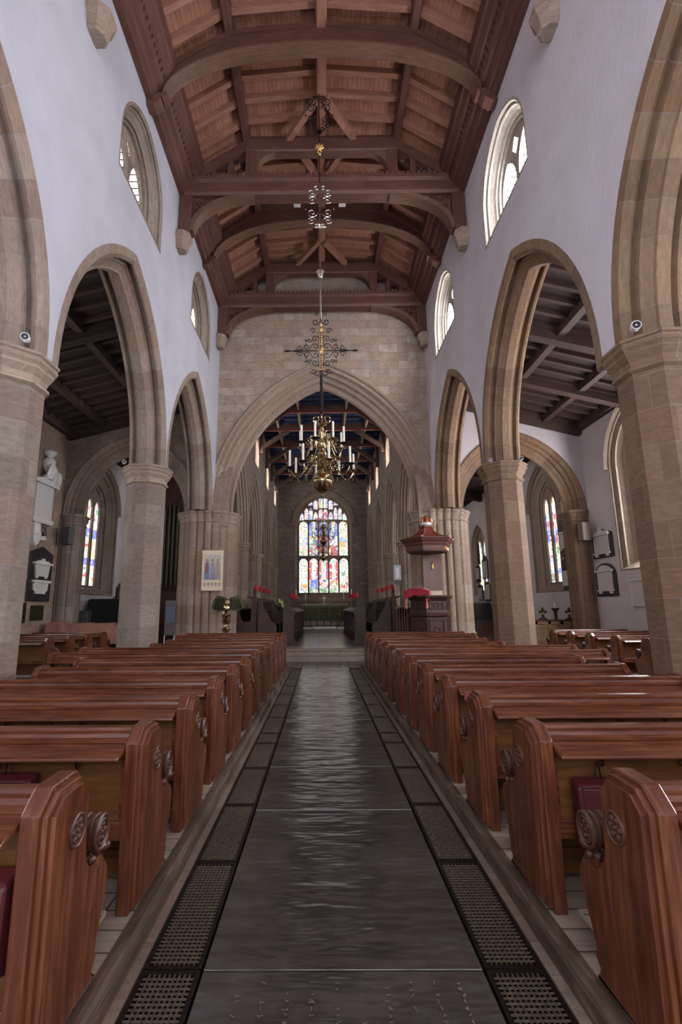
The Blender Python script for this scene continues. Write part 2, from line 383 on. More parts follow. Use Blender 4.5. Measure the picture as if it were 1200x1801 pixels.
# ------------------------------------------------------------------ arches and pierced plates
class Arch:
    """pointed arch: half span a, rise h above spring line zs, centred on mid"""
    def __init__(s, mid, a, zs, h):
        s.mid, s.a, s.zs = mid, a, zs
        s.R = (h * h + a * a) / (2 * a); s.c = s.R - a
    def z(s, u, d=0.0):
        q = (s.R - d) ** 2 - (abs(u - s.mid) + s.c) ** 2
        return s.zs + math.sqrt(max(q, 0.0))
    def apex(s, d=0.0): return s.z(s.mid, d)
    def us(s, n=18, d=0.0):
        tm = math.acos(min(1, s.c / (s.R - d))); out = []
        for i in range(n + 1):
            t = tm * i / n; out.append(-s.c + (s.R - d) * math.cos(t))
        out[-1] = 0.0
        return sorted([s.mid + x for x in out] + [s.mid - x for x in out[:-1]])
def yz(x0, sx):          # plate lies in the y-z plane; w runs away from the viewer's side (sx = +1 / -1)
    return lambda u, w, z: (x0 + sx * w, u, z)
def xz(y0):              # plate lies in the x-z plane; w runs east
    return lambda u, w, z: (u, y0 + w, z)
def plate(mb, u0, u1, zl, zh, holes, mp, thick):
    """holes: (ua, ub, zlo(u), zhi(u), extra breaks). zl, zh: lower and upper edge functions"""
    br = {round(u0, 5), round(u1, 5)}
    for h in holes:
        for u in [h[0], h[1]] + list(h[4] if len(h) > 4 else []):
            if u0 < u < u1: br.add(round(u, 5))
    br = sorted(br)
    bm = bmesh.new()
    def vert(u, z): return bm.verts.new((u, z, 0))
    for a, b in zip(br, br[1:]):
        m = (a + b) / 2
        act = sorted([h for h in holes if h[0] < m < h[1]], key=lambda h: h[2](m))
        def lev(u):
            L = [zl(u)]
            for h in act: L += [h[2](u), h[3](u)]
            L.append(zh(u)); return L
        A, B = lev(a), lev(b)
        for i in range(0, len(A), 2):
            if (A[i + 1] - A[i] < 1e-4) and (B[i + 1] - B[i] < 1e-4): continue
            pts = [(a, A[i]), (b, B[i]), (b, B[i + 1]), (a, A[i + 1])]
            q = []
            for p in pts:
                if not q or (abs(p[0] - q[-1][0]) + abs(p[1] - q[-1][1]) > 1e-5): q.append(p)
            if len(q) > 2 and abs(q[0][0] - q[-1][0]) + abs(q[0][1] - q[-1][1]) < 1e-5: q.pop()
            if len(q) > 2: bm.faces.new([vert(*p) for p in q])
    bmesh.ops.remove_doubles(bm, verts=bm.verts, dist=2e-4)
    ret = bmesh.ops.extrude_face_region(bm, geom=list(bm.faces), use_keep_orig=True)
    for v in [g for g in ret['geom'] if isinstance(g, bmesh.types.BMVert)]: v.co.z += thick
    bmesh.ops.recalc_face_normals(bm, faces=bm.faces)
    bm.verts.index_update()
    vs = [mp(v.co.x, v.co.z, v.co.y) for v in bm.verts]
    fs = []; uvs = []
    for f in bm.faces:
        fs.append([v.index for v in f.verts])
        if abs(f.normal.z) > .5: uvs.append([(v.co.x, v.co.y) for v in f.verts])
        elif abs(f.normal.x) > abs(f.normal.y): uvs.append([(v.co.z, v.co.y) for v in f.verts])
        else: uvs.append([(v.co.x, v.co.z) for v in f.verts])
    bm.free()
    mb.add(vs, fs, uvs)
    return mb
def ring(mb, arch, prof, mp, jamb=None, n=14, close=True, smooth=False):
    """sweep a profile [(d inward, w depth)] along the arch, with straight jambs down to z = jamb"""
    k = len(prof); vs = []; ust = []
    cols = []
    for side in (1, -1):
        rows = []
        if jamb is not None: rows.append(('j', 0))
        for i in range(n + 1): rows.append(('a', i / n))
        cols.append((side, rows))
    path = [(1, r) for r in cols[0][1]] + [(-1, r) for r in cols[1][1][::-1][1:]]
    cum = [0.0]
    for i in range(1, k): cum.append(cum[-1] + math.hypot(prof[i][0] - prof[i - 1][0], prof[i][1] - prof[i - 1][1]))
    L = 0.0; last = None
    for side, (typ, t) in path:
        for (d, w) in prof:
            if typ == 'j': u = arch.a - d; z = jamb
            else:
                th = math.acos(max(-1, min(1, arch.c / (arch.R - d)))) * t
                u = -arch.c + (arch.R - d) * math.cos(th); z = arch.zs + (arch.R - d) * math.sin(th)
            vs.append(mp(arch.mid + side * u, w, z))
            if (d, w) == prof[0]:
                cur = (side * u, z)
                if last: L += math.hypot(cur[0] - last[0], cur[1] - last[1])
                last = cur
        ust.append(L)
    fs = []; uvs = []
    m = len(path)
    kk = k if close else k - 1
    for i in range(m - 1):
        for j in range(kk):
            j2 = (j + 1) % k
            fs.append((i * k + j, i * k + j2, (i + 1) * k + j2, (i + 1) * k + j))
            a, b = cum[j] + .1, (cum[j2] if j2 else cum[-1] + .3) + .1
            uvs.append([(ust[i], a), (ust[i], b), (ust[i + 1], b), (ust[i + 1], a)])
    if close:
        fs += [tuple(range(k))[::-1], tuple(range((m - 1) * k, m * k))]; uvs += [None, None]
    mb.add(vs, fs, uvs, smooth=smooth)
    return mb
# ================================================================== THE SETTING
W = 3.88; TH = 0.84; XP = 4.30            # nave wall face, thickness, pillar axis
PY = [(6.13, 11.48), (5.98, 11.48)]                  # pillars and east respond along the nave
XO = 9.3                                   # aisle outer walls
YA = 17.0                                  # face of the chancel-arch wall
YE = 36.3                                  # east wall
ZC = 5.08                                  # capital top
def S(o, label=None, cat=None): return tag(o, label, cat, None, 'structure')

# ---- floors
mb = MB()
JY = [-1.5, 0.6, 2.79, 4.02, 4.73, 5.93, 7.11, 8.24, 9.28, 10.24, 11.44, 12.86, 14.32, 15.0]
for a, b in zip(JY, JY[1:]):
    mb.box(-.687, .687, a + .004, b - .004, -.2, random.uniform(-.004, .003))
for a, b, x0, x1 in ((15.0, 16.86, -.72, -.25), (15.0, 16.0, -.25, .45), (16.0, 16.86, -.25, .45), (15.0, 16.86, .45, .72), (15.0, 15.9, -1.35, -.72), (15.9, 16.86, -1.35, -.72), (15.0, 15.9, .72, 1.35), (15.9, 16.86, .72, 1.35)):
    mb.box(x0 + .006, x1 - .006, a + .006, b - .006, -.2, random.uniform(-.003, .003))
floor = S(mb.build('floor', 'slab', bevel=.0025), 'worn dark ledger slabs paving the central aisle', 'floor')
mb = MB().box(-1.06, 1.06, -1.5, 17, -.30, -.16); S(mb.build('floor_duct', 'pit', floor))
mb = MB().box(-1.35, -1.0, -1.5, 15, -.2, -.002); mb.box(1.0, 1.35, -1.5, 15, -.2, -.002)
S(mb.build('border_strip', 'strip', floor))
mb = MB()
def worn_letters(mb, x0, x1, y0, y1, cols, rows, h):
    for c in range(cols):
        x = x0 + (x1 - x0) * (c + .5) / cols
        for r in range(rows):
            if random.random() < .35: continue
            y = y0 + (y1 - y0) * (r + .5) / rows
            for k in range(random.choice((1, 2, 2, 3))):
                a = random.choice((0, 1.57, .6, -.6)); L = h * random.uniform(.35, 1) / 2; px = x + random.uniform(-h, h) * .25; py = y + random.uniform(-h, h) * .3
                mb.beam((px - L * math.cos(a), py - L * math.sin(a), .0035), (px + L * math.cos(a), py + L * math.sin(a), .0035), .0035, .001)
worn_letters(mb, -.55, .6, 1.9, 2.72, 10, 22, .026); worn_letters(mb, -.6, -.25, 9.35, 10.15, 5, 12, .035)
o = mb.build('worn_inscription', 'strip', floor); o['kind'] = 'stuff'
for s, nm in ((-1, 'north'), (1, 'south')):
    x0, x1 = sorted((s * 1.09, s * 4.95))
    mb = MB()
    y = -1.5; 
    mb.box(x0, x1, -1.5, 15.1, -.2, .118)
    p = S(mb.build('floor_platform_' + nm, 'platform'), 'grey boarded platform under the %s pews' % ('left' if s < 0 else 'right'), 'floor')
    kp = [(1.052, -.01), (1.052, .085), (1.06, .105), (1.075, .116), (1.10, .121), (1.13, .121), (1.13, -.01)]
    mb = MB().prism([(s * a, b) for a, b in kp], 'y', -1.5, 15.1); mb.build('kerb', 'kerb', p, uv='wood')
    x0, x1 = sorted((s * 4.95, s * 9.9))
    S(MB().box(x0, x1, -1.5, 17.1, -.2, .10).build('floor_aisle_' + nm, 'chancel_floor'), 'stone paving of the %s aisle' % nm, 'floor')
    x0, x1 = sorted((s * 1.35, s * 4.95))
    S(MB().box(x0, x1, 15.1, 16.9, -.2, .06).build('floor_crossing_' + nm, 'step_stone'), 'stone paving before the %s arch pier' % nm, 'floor')
    x0, x1 = sorted((s * 3.3, s * 9.9))
    S(MB().box(x0, x1, 17.1, YE, -.2, .2).build('floor_chapel_' + nm, 'chancel_floor'), 'stone paving of the %s chapel' % nm, 'floor')
mb = MB().box(-3.4, 3.4, 16.86, 28.6, -.2, .38)
S(mb.build('floor_chancel', 'chancel_floor'), 'pale reflecting stone paving of the chancel', 'floor')
mb = MB().box(-3.45, 3.45, 16.70, 16.86, -.2, .17).box(-3.45, 3.45, 16.845, 16.95, .17, .33).box(-3.45, 3.45, 16.80, 17.25, .33, .384)
S(mb.build('floor_chancel_step', 'step_stone', bevel=.012), 'pale stone step rising from the aisle into the chancel', 'step')
mb = MB().box(-3.4, 3.4, 28.6, YE, -.2, .53).box(-3.4, 3.4, 29.9, YE, -.2, .68).box(-3.4, 3.4, 31.4, YE, -.2, .80).box(-3.4, 3.4, 31.9, YE, -.2, .92)
S(mb.build('floor_sanctuary', 'step_stone', bevel=.01), 'stone sanctuary steps before the altar', 'floor')

# ---- clerestory windows and nave walls
def lancet_hole(ul, ur, z0, zsp, rise, cap=None):
    ar = Arch((ul + ur) / 2, (ur - ul) / 2, zsp, rise)
    f = (lambda u: max(z0 + .02, min(ar.z(u), cap(u)))) if cap else ar.z
    return (ul, ur, lambda u: z0, f, ar.us(8) )
def diamond_hole(u, z, ru, rz):
    return (u - ru, u + ru, lambda q: z - rz * (1 - abs(q - u) / ru) - .001, lambda q: z + rz * (1 - abs(q - u) / ru) + .001, [u])
CLER = [3.85, 9.03, 14.22]
nwin = [0]
def window(mid, a, z0, zs, h, mp, frame_mat, glass, depth, splay, lights, label, panefn=None, tracery_holes=(), hood=False, sill_mat=None, name_extra=None, mull=.5):
    """stone-framed pointed window: frame, tracery, panes, sill"""
    nwin[0] += 1
    ar = Arch(mid, a, zs, h)
    root = S(thing('window_%d' % nwin[0], label, 'window'))
    D = depth
    prof = [(0, -.004), (.05, .0), (.07, .04), (.05, .07), (splay * .26, D * .27), (splay * .27, D * .19), (splay * .34, D * .21), (splay * .36, D * .33), (splay * .55, D * .5), (splay * .72, D * .58), (splay * .66, D * .66), (splay * .80, D * .80), (splay * .80, D * .70), (splay * .88, D * .72), (splay * .9, D * .88), (splay, D), (splay, D + .16), (-.02, D + .16), (-.02, .05)]
    mb = MB(); ring(mb, ar, prof, mp, jamb=z0)
    mb.build('window_frame', frame_mat, root, weld=False)
    if hood:
        pr = [(-.02, .02), (-.14, .02), (-.15, -.06), (-.09, -.10), (-.02, -.03)]
        mb = MB(); ring(mb, ar, pr, mp); mb.build('hood_mould', frame_mat, root, weld=False)
    ai = a - splay
    inner = lambda u: ar.z(u, splay) if abs(u - mid) < ai - 1e-4 else zs
    zi = z0 + min(.36, splay * .6)
    holes = []
    n = lights; mw = .13 * mull * 2
    lw = (2 * ai - mw * (n - 1)) / n
    capf = lambda u: inner(u) - .05
    for i in range(n):
        ul = mid - ai + i * (lw + mw) + .015; ur = ul + lw - .03
        zsp = zs + (0.05 if n > 2 else .10) - lw * .15
        holes.append(lancet_hole(ul, ur, zi + .02, zsp, lw * .85, capf))
    holes += list(tracery_holes)
    brk = ar.us(10, splay)
    mb = MB()
    for h in holes: brk = list(brk) + list(h[4] if len(h) > 4 else [])
    holes2 = [tuple(list(h[:4]) + [list(h[4] if len(h) > 4 else [])]) for h in holes]
    holes2[0] = (holes2[0][0], holes2[0][1], holes2[0][2], holes2[0][3], brk)
    plate(mb, mid - ai, mid + ai, lambda u: zi, lambda u: inner(u) + .01, holes2, lambda u, w, z: mp(u, w + D - .06, z), .14)
    mb.build('tracery', frame_mat, root, weld=False)
    mb = MB()
    if panefn: panefn(mb, mid, ai, zi, inner, mp, D + .02)
    else:
        us = ar.us(8, splay)
        vs = [mp(u, D + .02, zi) for u in us] + [mp(u, D + .02, inner(u)) for u in us]; k = len(us)
        uu = [(u, zi) for u in us] + [(u, inner(u)) for u in us]
        fs = [(i, i + 1, k + i + 1, k + i) for i in range(k - 1)]
        mb.add(vs, fs, [[uu[q] for q in f] for f in fs])
    mb.build('pane', glass, root)
    # sloping sill
    P = [(0.0, z0 - .02), (0.0, z0 + .03), (D + .02, zi + .02), (D + .16, zi + .02), (D + .16, z0 - .02)]
    mb = MB()
    vs = [mp(mid - a, w - .01, z) for w, z in P] + [mp(mid + a, w - .01, z) for w, z in P]
    k = len(P)
    mb.add(vs, [list(range(k))[::-1], list(range(k, 2 * k))] + [(i, (i + 1) % k, k + (i + 1) % k, k + i) for i in range(k)])
    mb.build('window_sill', sill_mat or frame_mat, root)
    return root

# pigments for stained glass: each small piece of glass takes one colour
def pick(pal):
    t = random.random() * sum(w for w, c in pal)
    for w, c in pal:
        t -= w
        if t <= 0: return tuple(max(0, x * random.uniform(.75, 1.15)) for x in c)
    return pal[-1][1]
def pale(c, k=.22): return tuple(x * (1 - k) + .8 * k for x in c)
WHT = (.92, .92, .86); CRM = (.90, .78, .50); BLU = (.10, .16, .70); SKY = (.42, .55, .88); RED = (.72, .02, .05); ORG = (.90, .36, .05); GRN = (.12, .34, .12); PNK = (.85, .45, .55); DRK = (.05, .04, .08); GLD = (.80, .55, .12); PUR = (.25, .08, .35)
def mosaic(regions, cell):
    def fn(mb, mid, ai, zi, inner, mp, w):
        rng = random.Random(int(mid * 1000)); nx = max(4, int(2 * ai / cell)); top = inner(mid); nz = int((top - zi) / cell)
        for i in range(nx):
            u0 = mid - ai + 2 * ai * i / nx; u1 = mid - ai + 2 * ai * (i + 1) / nx
            for k in range(nz):
                z0 = zi + (top - zi) * k / nz; z1 = zi + (top - zi) * (k + 1) / nz
                if z0 > inner((u0 + u1) / 2) - .02: continue
                if rng.random() < .72: random.seed(int((u0 + 50) / .24) * 7919 + int(z0 / .27) * 104729)
                else: random.seed(rng.random())
                c = regions(((u0 + u1) / 2 - mid) / ai, ((z0 + z1) / 2 - zi) / (top - zi), (u0 + u1) / 2, (z0 + z1) / 2)
                mb.add([mp(u0, w, z0), mp(u1, w, z0), mp(u1, w, z1), mp(u0, w, z1)], [(0, 1, 2, 3)], [[(u0, z0), (u1, z0), (u1, z1), (u0, z1)]], col=pale(c))
    return fn

half_nave = [(0, 0), (.16, 0), (.22, .055), (.22, .10), (.10, .125), (.10, .195), (.255, .215), (.26, .245), (.36, .33), (.405, .34), (.405, .42)]
arcade_prof = half_nave + [(d, TH - w) for d, w in half_nave[::-1][1:]]
for s, nm in ((-1, 'north'), (1, 'south')):
    mp = yz(s * W, s)
    arches = [Arch(3.66 if s < 0 else 3.48, 2.565, 5.22, 3.747), Arch(8.92, 2.565, 5.22, 3.747), Arch(14.07, 2.565, 5.22, 3.747)]
    holes = []
    for a in arches: holes.append((a.mid - a.a, a.mid + a.a, lambda u: -.0, a.z, a.us(16)))
    cl = [Arch(y, 1.22, 11.0, 1.36) for y in CLER]
    for a in cl: holes.append((a.mid - a.a, a.mid + a.a, lambda u: 10.08, a.z, a.us(12)))
    mb = MB(); plate(mb, -3.0, 17.0, lambda u: 0.0 if u < 3 else 5.0, lambda u: 13.3, holes, mp, TH)
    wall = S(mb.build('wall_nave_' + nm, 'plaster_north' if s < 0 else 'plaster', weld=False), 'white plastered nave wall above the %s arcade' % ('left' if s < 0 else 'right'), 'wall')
    for i, a in enumerate(arches):
        mb = MB(); ring(mb, a, arcade_prof, mp, jamb=5.06, n=18)
        o = mb.build('arch', 'arch_grey' if s < 0 else 'arch_warm', wall, weld=False)
        o['label'] = 'pointed sandstone arch of two chamfered orders'
    for i, y in enumerate(CLER):
        window(y, 1.22, 10.08, 11.0, 1.36, mp, 'stone_grey' if s < 0 else 'pale_stone', 'glass_north' if s < 0 else 'glass_clear', .42, .34, 2,
               ['clerestory window high in the %s nave wall over the first arch', 'larger-looking clerestory window high in the %s nave wall, nearer one in view', 'clerestory window high in the %s nave wall beside the chancel arch wall'][i] % ('left' if s < 0 else 'right'),
               tracery_holes=[diamond_hole(y, 11.70, .16, .22)])
    # capitals and pillars
    for i, y in enumerate(PY[0 if s < 0 else 1]):
        lab = ['octagonal sandstone pillar nearest the camera, %s arcade', 'octagonal sandstone pillar farther down the %s arcade, midway to the chancel'][i] % ('left' if s < 0 else 'right')
        t = tag(thing('stone_pillar', lab, 'pillar', (s * XP, y, 0)), kind='thing')
        sm = 'stone_grey' if s < 0 else 'stone_warm'
        k = 1 / math.cos(PI / 8)
        MB().lathe([(.415 * k, .55), (.405 * k, 4.74)], n=8, phase=PI / 8, smooth=False, uvper=3.3).build('shaft', sm, t, weld=False)
        MB().lathe([(.41 * k, 4.64), (.455 * k, 4.67), (.445 * k, 4.71), (.415 * k, 4.73), (.43 * k, 4.80), (.475 * k, 4.86), (.49 * k, 4.88), (.49 * k, 4.91), (.505 * k, 4.93), (.53 * k, 4.955), (.535 * k, 4.985), (.515 * k, 5.0), (.52 * k, 5.02), (.545 * k, 5.035), (.545 * k, 5.07), (.53 * k, 5.085)], n=8, phase=PI / 8, smooth=False).build('capital', 'arch_warm' if s > 0 else 'pier', t)
        MB().lathe([(.66 * k, .118), (.66 * k, .3), (.62 * k, .36), (.56 * k, .42), (.57 * k, .47), (.52 * k, .52), (.415 * k, .58)], n=8, phase=PI / 8, smooth=False).build('base', sm, t)

# ---- chancel arch wall
def lobed(hx, hy, cham, nl, amp, per=10):
    """outline of a clustered pier: chamfered rectangle with rolls along it"""
    pts = [(hx - cham, -hy), (hx, -hy + cham), (hx, hy - cham), (hx - cham, hy), (-hx + cham, hy), (-hx, hy - cham), (-hx, -hy + cham), (-hx + cham, -hy)]
    segs = [(Vector(pts[i]), Vector(pts[(i + 1) % 8])) for i in range(8)]
    out = []
    for a, b in segs:
        L = (b - a).length
        k = max(1, round(L / nl)); d = (b - a).normalized(); nrm = Vector((d.y, -d.x))
        for i in range(k):
            for j in range(per):
                t = (i + j / per) / k
                q = a + (b - a) * t
                x = j / per
                big = (i % 2 == 0)
                amp2 = amp * (1.0 if big else .55)
                lob = amp2 * math.sqrt(max(0, 1 - (2 * x - 1) ** 2 * 1.0)) if .0 < x < 1 else 0
                if x < .12: lob = -amp * .3 * (1 - x / .12)
                p = q + nrm * lob
                out.append((p.x, p.y, nrm.x, nrm.y))
    n = len(out); sm = []
    for i in range(n):
        nv = Vector((0, 0))
        for k in range(-4, 5): nv += Vector(out[(i + k) % n][2:4])
        nv.normalize(); sm.append((out[i][0], out[i][1], nv.x, nv.y))
    return sm
capq = [(0, .0), (.03, .02), (.02, .06), (.0, .07), (.015, .16), (.06, .21), (.07, .25), (.05, .27), (.06, .30), (.10, .33), (.10, .38), (.085, .40)]
for s, nm in ((-1, 'left'), (1, 'right')):
    ol = lobed(.93, .80, .42, .27, .075)
    t = tag(thing('clustered_pier', 'large pier of clustered shafts carrying the %s side of the chancel arch' % nm, 'pillar', (s * 4.12, 17.42, 0)), kind='thing')
    MB().lathe([(0, .5), (0, 4.70)], outline=ol, uvper=6.5).build('shaft', 'pier', t, weld=False)
    MB().lathe([(o, 4.66 + z) for o, z in capq], outline=ol).build('capital', 'pier', t, weld=False)
    MB().lathe([(.14, .0), (.14, .28), (.10, .34), (.10, .62), (.11, .66), (.07, .72), (.02, .80), (.05, .86), (.0, .94)], outline=ol).build('base', 'pier', t, weld=False)
ca = Arch(0, 4.17, 5.15, 5.72)
mb = MB(); plate(mb, -4.85, 4.85, lambda u: 5.0, lambda u: 15.2, [(-4.17, 4.17, lambda u: 4.9, ca.z, ca.us(22))], xz(YA), 1.0)
wa = S(mb.build('wall_chancel_arch', 'ashlar', weld=False), 'coursed sandstone wall over the chancel arch', 'wall')
hp = [(0, -.03), (.05, -.06), (.09, -.03), (.10, .02), (.19, .02), (.22, .07), (.20, .12), (.24, .15), (.33, .15), (.36, .19), (.34, .26), (.42, .28), (.47, .30), (.50, .36), (.47, .41), (.54, .42), (.64, .42), (.68, .46), (.68, .50)]
mb = MB(); ring(mb, ca, [(d * 1.27, w) for d, w in hp] + [(d * 1.27, 1.0 - w) for d, w in hp[::-1][1:]], xz(YA), jamb=5.02, n=26, smooth=False)
o = mb.build('arch', 'pier', wa, weld=False); o['label'] = 'wide moulded pointed chancel arch'

# ---- aisle cross walls with their round-headed arches
for s, nm in ((-1, 'north'), (1, 'south')):
    ar = Arch(s * 6.87, 2.43, 5.1, 2.93)
    u0, u1 = sorted((s * 4.4, s * 9.4))
    mb = MB(); plate(mb, u0, u1, lambda u: 5.0, lambda u: 9.6, [(ar.mid - ar.a, ar.mid + ar.a, lambda u: 4.9, ar.z, ar.us(14))], xz(YA), .8)
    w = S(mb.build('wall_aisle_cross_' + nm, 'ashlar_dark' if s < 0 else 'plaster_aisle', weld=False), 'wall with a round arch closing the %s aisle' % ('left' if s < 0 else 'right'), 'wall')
    pf = [(0, -.02), (.06, -.05), (.10, .0), (.16, .02), (.20, .08), (.17, .13), (.27, .15), (.32, .20), (.30, .26), (.42, .28), (.47, .33), (.60, .35), (.62, .40)]
    mb = MB(); ring(mb, ar, pf + [(d, .8 - q) for d, q in pf[::-1][1:]], xz(YA), jamb=5.05, n=16)
    mb.build('arch', 'arch_grey' if s < 0 else 'arch_warm', w, weld=False)
    ol = lobed(.31, .42, .14, .24, .045, 8)
    t = tag(thing('wall_respond', 'moulded stone respond with a capital at the outer side of the %s aisle arch' % ('left' if s < 0 else 'right'), 'pillar', (s * 9.04, 17.38, 0)), kind='thing')
    MB().lathe([(0, .1), (0, 4.72)], outline=ol, uvper=2.6).build('shaft', 'stone_grey' if s < 0 else 'stone_warm', t, weld=False)
    MB().lathe([(o, 4.66 + z) for o, z in capq], outline=ol).build('capital', 'arch_grey' if s < 0 else 'arch_warm', t, weld=False)
    # outer walls with windows
    mp = yz(s * XO, s)
    holes = []; wins = []
    ws = [(8.6, 1.5, 2.72, 5.6, 2.2), (13.85, 1.6, 2.82, 6.1, 1.9), (20.25, 1.48, 2.32, 5.85, 1.75), (29.2 if s > 0 else 28.6, 1.3, 2.45, 5.0, 1.6), (24.9, 1.2, 2.45, 5.4, 1.6), (3.4, 1.5, 2.72, 5.6, 2.2)]  # first and last two: unseen windows added to light aisle and chapel
    if s < 0: ws = [ws[0], (13.1, 1.35, 2.72, 5.6, 1.9)] + ws[2:]
    for (y, a, z0, zs, h) in ws:
        ar2 = Arch(y, a, zs, h); holes.append((y - a, y + a, (lambda z0: lambda u: z0)(z0), ar2.z, ar2.us(12)))
    mb = MB(); plate(mb, -3.0, 17.2, lambda u: 0, lambda u: 8.4, holes[:2] + holes[5:], mp, .8)
    S(mb.build('wall_aisle_' + nm, 'aisle_stone' if s < 0 else 'plaster_aisle', weld=False), 'outer wall of the %s aisle hung with memorials' % ('left' if s < 0 else 'right'), 'wall')
    mb = MB(); plate(mb, 17.2, YE, lambda u: 0, lambda u: 8.4, holes[2:5], mp, .8)
    S(mb.build('wall_chapel_' + nm, 'plaster_aisle', weld=False), 'outer wall of the %s chapel beyond the aisle arch' % ('left' if s < 0 else 'right'), 'wall')
    def regN(t, r, u, z):
        if r > .75: return pick([(4, WHT), (2, PNK), (1, GRN), (2, CRM), (.6, RED)])
        b = (r * 3.4) % 1
        if b > .72: return pick([(5, BLU), (1, WHT), (1, PUR), (1, RED)])
        if b > .35: return pick([(4, CRM), (4, WHT), (1.2, GLD), (1, RED), (.5, PUR), (.6, BLU)])
        return pick([(5, CRM), (4, WHT), (1, GLD), (1, SKY), (.4, RED)])
    def regS(t, r, u, z):
        if r > .72: return pick([(6, WHT), (2, CRM), (1, ORG), (.6, RED)])
        if .42 < r < .66: return pick([(3, RED), (3, BLU), (3, WHT), (1, PNK), (1, CRM)])
        if .3 < r <= .42: return pick([(4, WHT), (1, GRN), (1, CRM), (1, RED)])
        return pick([(5, WHT), (2, SKY), (1.4, RED), (1, GRN), (.8, BLU), (1, CRM)])
    def regP(t, r, u, z): return pick([(5, WHT), (4, PNK), (3, CRM), (1, ORG), (.4, RED)])
    def regC(t, r, u, z): return pick([(4, WHT), (3, CRM), (1, GRN), (1, SKY), (.5, GLD)])
    lr = 'left' if s < 0 else 'right'
    fm = 'stone_grey' if s < 0 else 'pier'
    for i, (y, a, z0, zs, h) in enumerate(ws):
        lab = ['tall window in the %s aisle wall behind the nearest pillar' % lr, 'tall moulded window in the %s aisle wall, its splayed jamb beside the memorial tablets' % lr,
               'two-light stained glass window of the %s chapel, seen through the aisle arch' % lr, 'farthest narrow window of the %s chapel wall, seen as a slit behind the pier' % lr, 'plain window of the %s chapel hidden behind the arch pier' % lr, 'westernmost window of the %s aisle, outside the view' % lr][i]
        if i < 2 or i > 3: window(y, a, z0, zs, h, mp, fm, 'glass_day' if s > 0 else 'glass_day_north', .38, .75, 2, lab, hood=True)
        elif i == 2: window(y, a, z0, zs, h, mp, fm, 'glass_aisle', .48 if s < 0 else .28, .88 if s < 0 else .93, 2, lab, panefn=mosaic(regN if s < 0 else regS, .095), hood=True)
        else: window(y, a, z0, zs, h, mp, fm, 'glass_aisle', .3, .35, 2, lab, panefn=mosaic(regP if s < 0 else regC, .12))
    # aisle roofs: lean-to boards with purlins, rafters and beams
    zi_, zo_ = 9.3, 8.15
    def zr(x): return zi_ + (zo_ - zi_) * (abs(x) - 4.8) / (9.3 - 4.8)
    vs = [(s * 4.7, -3, zr(4.7)), (s * 9.4, -3, zr(9.4)), (s * 9.4, YE, zr(9.4)), (s * 4.7, YE, zr(4.7))]
    mb = MB().add(vs + [(x, y, z + .15) for x, y, z in vs], [(0, 1, 2, 3), (7, 6, 5, 4), (0, 4, 5, 1), (1, 5, 6, 2), (2, 6, 7, 3), (3, 7, 4, 0)])
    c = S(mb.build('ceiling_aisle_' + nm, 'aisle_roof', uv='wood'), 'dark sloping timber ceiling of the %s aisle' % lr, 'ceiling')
    for x in (6.25, 8.0): MB().beam((s * x, 2, zr(x) - .12), (s * x, 17, zr(x) - .12), .2, .22).build('purlin', 'aisle_beam', c, uv='wood')
    MB().beam((s * 9.2, 2, zr(9.2) - .12), (s * 9.2, 17, zr(9.2) - .12), .2, .3).build('purlin', 'aisle_beam', c, uv='wood')
    for k in range(26):
        y = 4.2 + k * .5
        MB().beam((s * 4.8, y, zr(4.8) - .05), (s * 9.3, y, zr(9.3) - .05), .11, .12).build('rafter', 'aisle_beam', c, uv='wood')
    for y in ((11.9, 14.3, 16.85) if s > 0 else (11.55, 16.9)):
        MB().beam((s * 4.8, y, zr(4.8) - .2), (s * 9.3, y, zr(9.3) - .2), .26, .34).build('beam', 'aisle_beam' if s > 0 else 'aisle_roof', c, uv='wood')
    for y in (20, 24, 28, 32):
        MB().beam((s * 4.0, y, zr(4.0) - .2), (s * 9.3, y, zr(9.3) - .2), .3, .4).build('beam', 'aisle_roof', c, uv='wood')

